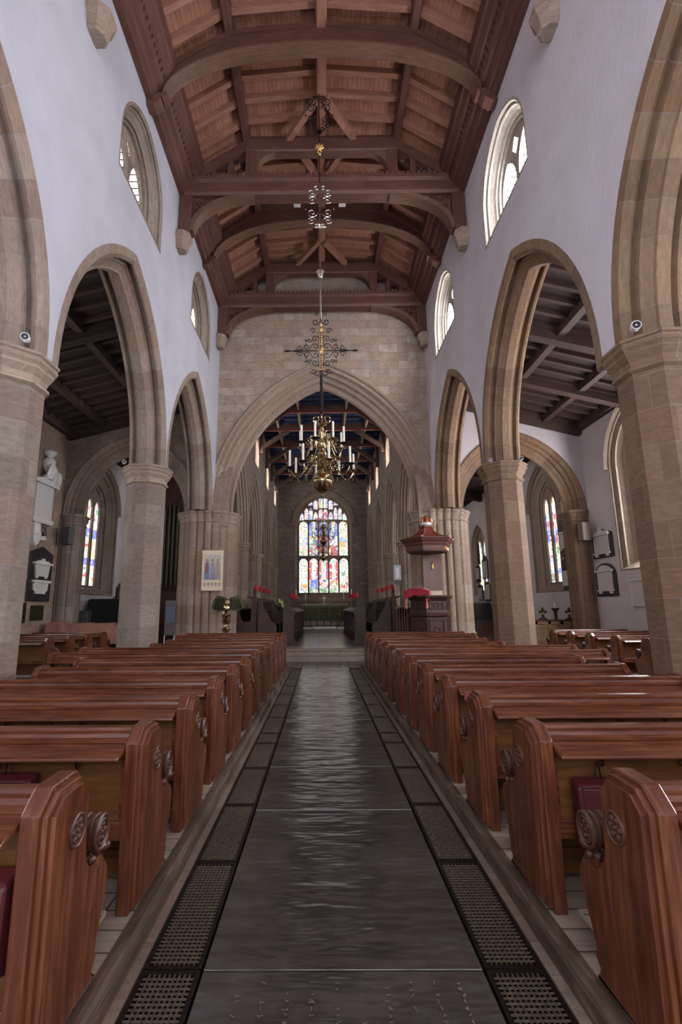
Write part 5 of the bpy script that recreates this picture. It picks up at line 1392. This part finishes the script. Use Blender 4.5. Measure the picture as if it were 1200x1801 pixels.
t = thing('icon_panel', 'cream panel painted with three robed figures, hung on the left arch pier', 'painting', (-3.73, 16.36, 2.99), .10)
MB().box(-.35, .35, 0, .03, -.67, .67).build('board', 'cream', t, bevel=.006)
pf = MB().box(-.28, .28, -.008, 0, -.32, .52)
pf.build('picture_field', plain('icon_field', (.50, .44, .40), .6), t)
cols = [(.22, .10, .14), (.30, .28, .40), (.42, .27, .24)]; robes = [(.16, .20, .34), (.26, .22, .34), (.34, .28, .30)]
for i, x in enumerate((-.18, 0.0, .17)):
    m1 = plain('robe_%d' % i, robes[i], .7); m2 = plain('mantle_%d' % i, cols[i], .7)
    f = MB().prism([(x - .085, -.30), (x + .085, -.30), (x + .07, .1), (x + .045, .26), (x - .045, .26), (x - .07, .1)], 'y', -.014, -.006).build('robed_figure', m1, t)
    MB().prism([(x - .07, -.05), (x + .03, -.10), (x + .06, .2), (x + .03, .28), (x - .05, .27)], 'y', -.018, -.012).build('mantle', m2, f)
    MB().prism([(x + .035 * math.cos(q), .335 + .045 * math.sin(q)) for q in [k * PI / 8 for k in range(16)]], 'y', -.018, -.008).build('head', plain('face_%d' % i, (.30, .19, .13), .7), f)
pd = MB()
for k in range(5): pd.prism([(-.24 + .12 * k + .04 * math.cos(q), -.46 + .07 * math.sin(q)) for q in [j * PI / 5 for j in range(10)]], 'y', -.008, 0)
pd.build('predella', plain('predella_grey', (.34, .30, .27), .7), t)
MB().box(-.04, .04, .03, .12, -.1, .1).build('hanging_bracket', 'black_iron', t)

# ================================================================== CHOIR STALLS
def bench_end(parent, s, y, x, z, pts, th=.07, mat='dark_oak', name='bench_end'):
    return MB().prism([(s * (x + a), z + b) for a, b in pts], 'y', y - th / 2, y + th / 2).build(name, mat, parent, bevel=.01)
for s, side in ((-1, 'left'), (1, 'right')):
    Y0, Y1 = 18.6, 27.5; z0 = .38
    d = thing('choir_desk', 'low dark oak choir desk fronting the %s stalls at the chancel step' % side, 'choir desk', (0, 0, 0))
    lo = lambda a, b: sorted((s * a, s * b))
    a, b = lo(1.12, 1.17); MB().box(a, b, Y0, Y1, z0 + .1, 1.55).build('front_panel', 'dark_oak', d, uv='wood')
    MB().prism([(s * 1.02, 1.56), (s * 1.55, 1.74), (s * 1.55, 1.78), (s * 1.02, 1.60)], 'y', Y0, Y1).build('book_slope', 'dark_oak', d, uv='wood')
    e = bench_end(d, s, Y0, 1.03, z0, [(0, 0), (.58, 0), (.58, .12), (.52, .16), (.52, 1.36), (.3, 1.37), (.1, 1.27), (.05, 1.12), (.12, 1.0), (.12, .3), (.04, .16), (0, .12)], .09)
    bench_end(d, s, Y1, 1.03, z0, [(0, 0), (.58, 0), (.58, 1.36), (.1, 1.25), (.1, .2)], .09)
    a, b = lo(1.0, 1.62); MB().box(a, b, Y0 - .1, Y0 + .12, z0 - .0, z0 + .09).build('plinth', 'dark_oak', d, bevel=.01)
    mb = MB()
    for k in range(12):
        y = Y0 + .4 + k * .72; mb.box(*lo(1.10, 1.125), y, y + .5, .75, .79).box(*lo(1.10, 1.125), y, y + .5, 1.4, 1.44).box(*lo(1.10, 1.125), y, y + .04, .75, 1.44).box(*lo(1.10, 1.125), y + .46, y + .5, .75, 1.44)
    mb.build('panel_moulding', 'dark_oak', d)
    f = thing('choir_stall', 'front choir bench on the %s with a dusty rose seat and turned spindles' % side, 'choir stall', (0, 0, 0))
    MB().box(*lo(1.85, 2.35), Y0, Y1, 1.03, 1.08).build('seat', 'dark_oak', f, uv='wood')
    MB().box(*lo(1.86, 2.33), Y0 + .05, Y1 - .05, 1.08, 1.13).build('seat_cushion', 'seat_cloth', f, bevel=.015)
    MB().box(*lo(2.38, 2.44), Y0, Y1, 1.60, 1.70).build('back_rail', 'dark_oak', f, uv='wood', bevel=.01)
    for k in range(30):
        y = Y0 + .12 + k * .14
        MB().lathe([(.012, 1.08), (.012, 1.2), (.022, 1.3), (.012, 1.4), (.014, 1.6)], s * 2.41, y, n=6).build('spindle', 'dark_oak', f)
    SH = [(0, 0), (.72, 0), (.72, 1.30), (.68, 1.62), (.60, 1.72), (.55, 1.64), (.50, 1.40), (.40, 1.22), (.30, 1.10), (.26, .98), (.18, .86), (.06, .76), (.0, .70)]
    bench_end(f, s, Y0 - .02, 1.76, z0, SH); bench_end(f, s, 22.9, 1.76, z0, SH); bench_end(f, s, Y1, 1.76, z0, SH)
    r = thing('choir_stall', 'rear raised choir desk and bench on the %s against the arcade' % side, 'choir stall', (0, 0, 0))
    MB().prism([(s * 2.48, 1.98), (s * 2.92, 2.14), (s * 2.92, 2.18), (s * 2.48, 2.02)], 'y', Y0 + .1, Y1).build('book_slope', 'dark_oak', r, uv='wood')
    MB().box(*lo(2.53, 2.58), Y0 + .1, Y1, .5, 1.98).build('front_panel', 'dark_oak', r, uv='wood')
    mb = MB()
    for k in range(22):
        y = Y0 + .4 + k * .4
        mb.tube([(s * 2.49, y + .13 * math.cos(q), 1.82 + .1 * math.sin(q)) for q in [i * PI / 6 for i in range(12)]], .018, 5, closed=True)
    mb.build('pierced_tracery', 'dark_oak', r)
    MB().box(*lo(2.86, 3.19), Y0, Y1, 1.12, 1.17).build('seat', 'dark_oak', r, uv='wood')
    MB().box(*lo(2.88, 3.17), Y0 + .05, Y1 - .05, 1.17, 1.21).build('seat_cushion', 'seat_cloth', r)
    MB().box(*lo(3.19, 3.24), Y0, Y1, 1.17, 1.72).build('back', 'dark_oak', r, uv='wood')
    SR = [(0, 0), (.72, 0), (.72, 1.36), (.66, 1.26), (.60, 1.0), (.5, .86), (.24, .88), (.20, 1.5), (.14, 1.84), (.06, 1.88), (.0, 1.74)]
    bench_end(r, s, Y0 + .05, 2.52, z0, SR)
    MB().ball((s * 2.6, Y0 + .05, 2.33), .06, 8, 6, (1, 1, 1.4)).build('poppyhead', 'dark_oak', r)
    # lamps with red shades
    def lamp(x, y, z, h, lab):
        t = thing('choir_lamp', lab, 'lamp', (s * x, y, z), 0, 'red shaded choir lamps')
        MB().lathe([(.035, 0), (.035, .015), (.009, .02), (.009, h), (.02, h + .02)], n=8).build('stem', 'black_iron', t)
        MB().lathe([(.125, h - .03), (.07, h + .15), (.067, h + .15), (.12, h - .03)], n=16, cap=False).build('lamp_shade', 'shade', t)
    for k in range(4):
        lamp(2.68, 19.6 + k * 1.5, 2.112, .36, '%s red lamp shade on the rear %s choir desk, counting from the nave' % (['first', 'second', 'third', 'fourth'][k], side))
    for k in range(4):
        lamp(1.40, 21.6 + k * 1.35, 1.745, .48, '%s red lamp shade on the front %s choir desk, counting from the nave' % (['first', 'second', 'third', 'fourth'][k], side))
t = thing('flower_stand', 'gilded flower arrangement on a stand among the left choir stalls', 'flowers', (-1.62, 18.15, .38))
MB().lathe([(.16, 0), (.17, .03), (.03, .06), (.025, 1.28), (.09, 1.32), (.1, 1.4), (.03, 1.41)], n=12).build('pedestal', 'black_iron', t)
fl = MB(); lf = MB()
for k in range(34):
    q = random.uniform(0, 2 * PI); r = random.uniform(.02, .16); z = 1.42 + random.uniform(0, .24)
    (fl if k % 2 else lf).ball((r * math.cos(q), r * math.sin(q), z), random.uniform(.03, .055), 7, 5)
fl.build('flowers', 'flower', t)['kind'] = 'stuff'; lf.build('leaves', 'leaf', t)['kind'] = 'stuff'

# ================================================================== SANCTUARY
t = thing('altar', 'altar with a dark green and gold frontal below the east window', 'altar', (.07, 33.2, .92))
MB().box(-1.48, 1.48, -.4, .4, 0, .98).build('frontal', 'green_frontal', t)
MB().box(-1.55, 1.55, -.45, .45, .98, 1.05).build('altar_top', 'cream_line', t, bevel=.01)
mb = MB()
for x in (-1.0, -.33, .33, 1.0): mb.box(x - .03, x + .03, -.41, -.4, 0, .97)
mb.box(-1.48, 1.48, -.412, -.4, .84, .96); mb.build('orphreys', 'dark_brass', t)
def candlestick(loc, h, hc, label, big=False):
    t = thing('candlestick', label, 'candlestick', loc)
    k = 1.6 if big else 1.0
    MB().lathe([(.10 * k, 0), (.11 * k, .02), (.04 * k, .06), (.02 * k, .12), (.035 * k, h * .45), (.018 * k, h * .55), (.018 * k, h * .9), (.05 * k, h * .97), (.05 * k, h), (.02, h)], n=12).build('stick', 'gilt', t)
    MB().lathe([(.028 * (1.3 if big else 1), h), (.028 * (1.3 if big else 1), h + hc)], n=10).build('candle', 'candle', t)
candlestick((-1.18, 33.2, 1.97), .32, .38, 'gilt candlestick at the left end of the altar')
candlestick((1.38, 33.2, 1.97), .32, .38, 'gilt candlestick at the right end of the altar')
t = thing('altar_cross', 'small gilt cross at the centre of the altar', 'cross', (.07, 33.25, 1.97))
MB().lathe([(.12, 0), (.12, .02), (.03, .08), (.02, .2)], n=12).build('foot', 'gilt', t); MB().box(-.02, .02, -.02, .02, .15, .55).box(-.13, .13, -.02, .02, .36, .40).build('cross', 'gilt', t)
candlestick((-1.72, 31.6, .80), 1.5, .6, 'tall standing candle left of the altar', True)
candlestick((1.80, 31.6, .80), 1.5, .6, 'tall standing candle right of the altar', True)
for s, side in ((-1, 'left'), (1, 'right')):
    t = thing('side_table', 'small reddish wooden table at the %s of the altar' % side, 'table', (s * 2.1 + .07, 31.0, .68))
    MB().box(-.4, .4, -.25, .25, .72, .80).build('tabletop', 'red_oak', t, uv='wood')
    for x in (-.35, .35):
        for y in (-.2, .2): MB().box(x - .03, x + .03, y - .03, y + .03, 0, .72).build('leg', 'red_oak', t)
    MB().box(-.36, .36, -.22, .22, .5, .72).build('apron', 'red_oak', t)
t = thing('altar_rail', 'black iron communion rail across the sanctuary step', 'rail', (.03, 29.3, .53))
MB().box(-2.4, 2.4, -.05, .05, .80, .86).build('handrail', 'dark_oak', t)
MB().box(-2.4, 2.4, -.02, .02, .16, .19).box(-2.4, 2.4, -.02, .02, .46, .49).build('cross_bars', 'black_iron', t)
for k in range(13): MB().box(-2.4 + .4 * k - .02, -2.4 + .4 * k + .02, -.02, .02, 0, .8).build('post', 'black_iron', t)
mb = MB()
for k in range(24): mb.tube([(-2.3 + .2 * k + .08 * math.cos(q), 0, .325 + .12 * math.sin(q)) for q in [i * PI / 6 for i in range(12)]], .012, 5, closed=True)
mb.build('scrollwork', 'black_iron', t)
for x, w, lab in ((0.05, 1.35, 'long pale kneeler in the middle of the communion rail'), (-1.15, .95, 'pale kneeler at the left of the communion rail'), (1.3, 1.0, 'pale kneeler at the right of the communion rail')):
    t = thing('long_kneeler', lab, 'kneeler', (x, 29.0, .53)); MB().box(-w / 2, w / 2, -.14, .14, 0, .1 if w < 1.2 else .13).build('cushion', 'white_paint', t, bevel=.02)
# banner on the right, beyond the arch
t = thing('banner', 'pale blue and white fringed banner hung beside the pulpit, inside the chancel', 'banner', (3.08, 20.55, 0))
mb = MB(); n = 8
mb.prism([(-.15, 2.85), (.15, 2.85), (.15, 3.48), (-.15, 3.48)], 'y', -.012, .012); mb.build('cloth', 'banner', t)
MB().box(-.07, .07, -.018, -.012, 2.95, 3.35).build('white_panel', 'white_paint', t)
mb = MB().prism([(-.15, 2.85), (.15, 2.85), (.13, 2.62), (.08, 2.7), (.0, 2.58), (-.08, 2.7), (-.13, 2.62)], 'y', -.01, .01); mb.build('fringe', 'grey_slate', t)
MB().tube([(-.2, 0, 3.5), (.2, 0, 3.5)], .015, 6).build('cross_pole', 'gilt', t); MB().tube([(0, .02, 3.5), (.24, .52, 3.5)], .015, 6).build('bracket', 'black_iron', t)

# ================================================================== AISLE FURNITURE
t = thing('draped_table', 'table under a dusty terracotta cloth, behind the left aisle pews', 'table', (-7.75, 16.52, .10))
mb = MB(); nx = 26; ny = 6; vs = []; 
X0, X1, D = -1.25, 1.35, .34
rows = [(-D - .05, 0.55), (-D, 1.18), (-D * .5, 1.22), (0, 1.21), (D * .5, 1.22), (D, 1.18), (D + .05, .55)]
for j, (yy, zz) in enumerate(rows):
    for i in range(nx + 1):
        x = X0 + (X1 - X0) * i / nx
        bump = .035 * math.sin(x * 5.2 + 1) + .025 * math.sin(x * 11)
        sag = -.10 * max(0, 1 - abs(x - .15) / .25) - .07 * max(0, 1 - abs(x - .95) / .2)
        vs.append((x - (.12 if i == 0 and j in (0, 6) else 0), yy - (.02 * math.sin(x * 14) if j in (0, 6) else 0), zz + (bump + sag if 0 < j < 6 else 0)))
w = nx + 1
fs = [(j * w + i, j * w + i + 1, (j + 1) * w + i + 1, (j + 1) * w + i) for j in range(6) for i in range(nx)]
fs += [tuple(j * w for j in range(7)), tuple(j * w + nx for j in range(7))[::-1]]
mb.add(vs, fs, smooth=True); mb.build('cloth', 'pink_cloth', t)
for x in (-1.0, 1.1):
    for y in (-.25, .25): MB().box(x - .04, x + .04, y - .04, y + .04, 0, 1.1).build('leg', 'dark_oak', t)
t = thing('covered_piano', 'upright form shrouded in a black cloth below the left chapel window', 'piano', (-8.0, 19.4, .2))
mb = MB().prism([(-1.2, 0), (1.3, 0), (1.28, 1.86), (1.15, 1.93), (-.95, 1.93), (-1.05, 1.86)], 'y', -.45, .45)
for k in range(14): mb.tube([(-1.1 + .18 * k, -.46, 1.84), (-1.12 + .182 * k + .03 * math.sin(k * 2), -.475, .9), (-1.15 + .185 * k, -.47, .02)], [.012, .03, .035], 6)
mb.build('cloth_cover', 'black_cloth', t, bevel=.04)
mb = MB().tube([(-.28 * math.cos(q), 0, 1.92 + .12 * math.sin(q)) for q in [i * PI / 10 for i in range(11)]], .02, 6); mb.build('hoop', 'black_iron', t)
t = thing('wall_cupboard', 'pale grey panelled box low on the left chapel wall by the respond', 'cupboard', (-8.85, 18.35, .2))
MB().box(-.2, .2, -.15, .15, 0, 1.5).build('body', 'grey_slate', t, bevel=.01); MB().box(-.12, .12, -.17, -.15, .2, 1.4).build('door', 'grey_slate', t)
t = thing('organ_case', 'dark wooden organ case rising behind the left arcade, beyond the aisle arch', 'organ', (-6.2, 21.5, .2))
MB().box(-1.3, 1.35, -.4, .6, 0, 2.2).build('case', 'dark_oak', t, uv='wood')
MB().box(-1.1, 1.35, -.1, .6, 2.2, 8.3).build('upper_case', 'dark_oak', t, uv='wood')
for k in range(12):
    x = -1.0 + .19 * k
    MB().lathe([(.02, 2.3), (.07, 2.6), (.07, 5.6 + .5 * math.sin(k * .55)), (.06, 5.6 + .5 * math.sin(k * .55))], x, -.2, n=10).build('pipe', 'dark_brass', t)
t = thing('notice_board', 'grey display board standing beside the left arch pier', 'board', (-4.99, 16.13, .06), .1)
MB().box(-.17, .17, -.02, .02, .85, 1.95).build('board', 'grey_slate', t); MB().box(-.14, .14, -.03, -.02, 1.25, 1.75).build('poster', plain('poster_blue', (.10, .11, .17), .6), t)
for q in (-.155, .155): MB().box(q - .015, q + .015, -.02, .02, 0, .85).build('leg', 'steel', t)
MB().box(-.2, .2, -.22, .22, 0, .03).build('foot', 'steel', t)
# right aisle: light oak front with poppyheads and a candle
t = thing('oak_bench_front', 'light oak panelled bench front before the right aisle arch', 'bench front', (8.35, 18.2, .2))
MB().box(-.75, .72, -.03, .03, 0, 1.0).build('panel', 'light_oak', t, uv='wood'); MB().box(-.78, .75, -.07, .07, 1.0, 1.06).build('top_rail', 'dark_oak', t, uv='wood')
mb = MB()
for x in (-.70, -.22, .22, .67): mb.box(x - .05, x + .05, -.06, -.03, .0, 1.0)
mb.box(-.75, .72, -.06, -.03, .9, 1.0).box(-.75, .72, -.06, -.03, 0, .12); mb.build('frame', 'light_oak', t, uv='wood')
def poppy(loc, label):
    t = thing('poppyhead_bench_end', label, 'bench end', loc)
    MB().prism([(-.25, 0), (.25, 0), (.25, .95), (.14, 1.08), (.06, 1.12), (-.06, 1.12), (-.14, 1.08), (-.25, .95)], 'y', -.04, .04).build('panel', 'dark_oak', t)
    mb = MB().tube([(0, 0, 1.1), (0, 0, 1.25)], [.06, .04], 8); mb.ball((0, 0, 1.40), .07, 10, 7, (.8, .5, 1.5))
    for q in (-1, 1): mb.ball((q * .10, 0, 1.33), .06, 9, 6, (1, .5, .9))
    mb.build('poppyhead', 'dark_oak', t)
poppy((8.18, 18.75, .2), 'dark fleur-de-lis bench end behind the light oak bench front, left one')
poppy((9.05, 18.5, .2), 'dark fleur-de-lis bench end at the right of the light oak bench front')
t = thing('candle_stand', 'dark wooden candle stand with one white candle, between the two fleur-de-lis ends', 'candle stand', (8.60, 18.62, .2))
MB().lathe([(.18, 0), (.18, .04), (.05, .1), (.055, 1.3), (.07, 1.36), (.13, 1.42), (.14, 1.47), (.03, 1.47)], n=12).build('stand', 'dark_oak', t)
MB().lathe([(.025, 1.47), (.025, 1.68), (.01, 1.69)], n=10).build('candle', 'candle', t)
# far right chapel: dark covered piece and slatted front
t = thing('chapel_cabinet', 'dark cabinet with trinkets at the far right chapel wall', 'cabinet', (8.7, 28.4, .2))
MB().box(-.4, .5, -1.0, 1.0, 0, 1.75).build('cabinet', 'black_slate', t, bevel=.02)
for k in range(6): MB().ball((-.42, -.8 + .3 * k, .5 + .12 * (k % 3)), .08, 8, 6).build('ornament', 'steel', t)
t = thing('slatted_screen', 'low red-brown slatted screen in the right chapel beside the pier', 'screen', (6.75, 22.2, .2))
MB().box(-.6, .9, -.03, .03, .75, .95).build('top_board', 'dark_oak', t, uv='wood')
for k in range(15): MB().box(-.58 + .1 * k, -.51 + .1 * k, -.02, .02, 0, .76).build('slat', 'red_oak', t)
# ================================================================== LIGHT AND CAMERA
def area(name, loc, rot, sx, sy, power, color=(1, 1, 1)):
    l = bpy.data.lights.new(name, 'AREA'); l.shape = 'RECTANGLE'; l.size = sx; l.size_y = sy; l.energy = power; l.color = color
    o = bpy.data.objects.new(name, l); COL.objects.link(o); o.location = loc; o.rotation_euler = rot
    return o
def aim(d): return Vector(d).to_track_quat('-Z', 'Y').to_euler()
wd = bpy.data.worlds.new('sky'); SC.world = wd; wd.use_nodes = True
wn = wd.node_tree; wn.nodes.clear()
bg = nd(wn, 'ShaderNodeBackground', {'Color': (.80, .84, 1.0, 1), 'Strength': .8})
nd(wn, 'ShaderNodeOutputWorld', {'Surface': bg.outputs[0]})
# added fill lamp behind the camera, tilted up to brighten nave and roof
area('west_window_daylight', (0, -5.5, 6.0), aim((0, 1, .32)), 6.5, 9, 750, (.93, .95, 1.0))

cam = bpy.data.cameras.new('camera'); co = bpy.data.objects.new('camera', cam); COL.objects.link(co)
F_PX, PPX = 860.0, 560.0
cam.sensor_fit = 'VERTICAL'; cam.sensor_height = 36.0; cam.lens = F_PX / 1801 * 36
cam.shift_x = (600 - PPX) / 1801
cam.clip_start = .05; cam.clip_end = 200
p, y, r = (math.radians(q) for q in (11.05, -.33, .4))
f = Vector((math.sin(y) * math.cos(p), math.cos(y) * math.cos(p), math.sin(p)))
rt = Vector((math.cos(y), -math.sin(y), 0)); up = rt.cross(f)
rt2 = rt * math.cos(r) - up * math.sin(r); up2 = up * math.cos(r) + rt * math.sin(r)
mw = Matrix((rt2, up2, -f)).transposed().to_4x4(); mw.translation = (-.09, 0, 1.75)
co.matrix_world = mw
SC.camera = co
SC.view_settings.view_transform = 'Standard'; SC.view_settings.look = 'None'; SC.view_settings.gamma = 1.0; SC.view_settings.use_curve_mapping = False
SC.view_settings.exposure = 0.3
SC.cycles.max_bounces = 6; SC.cycles.diffuse_bounces = 4; SC.cycles.glossy_bounces = 3
SC.cycles.caustics_reflective = False; SC.cycles.caustics_refractive = False
SC.cycles.sample_clamp_indirect = 4.0
SC.cycles.use_denoising = True
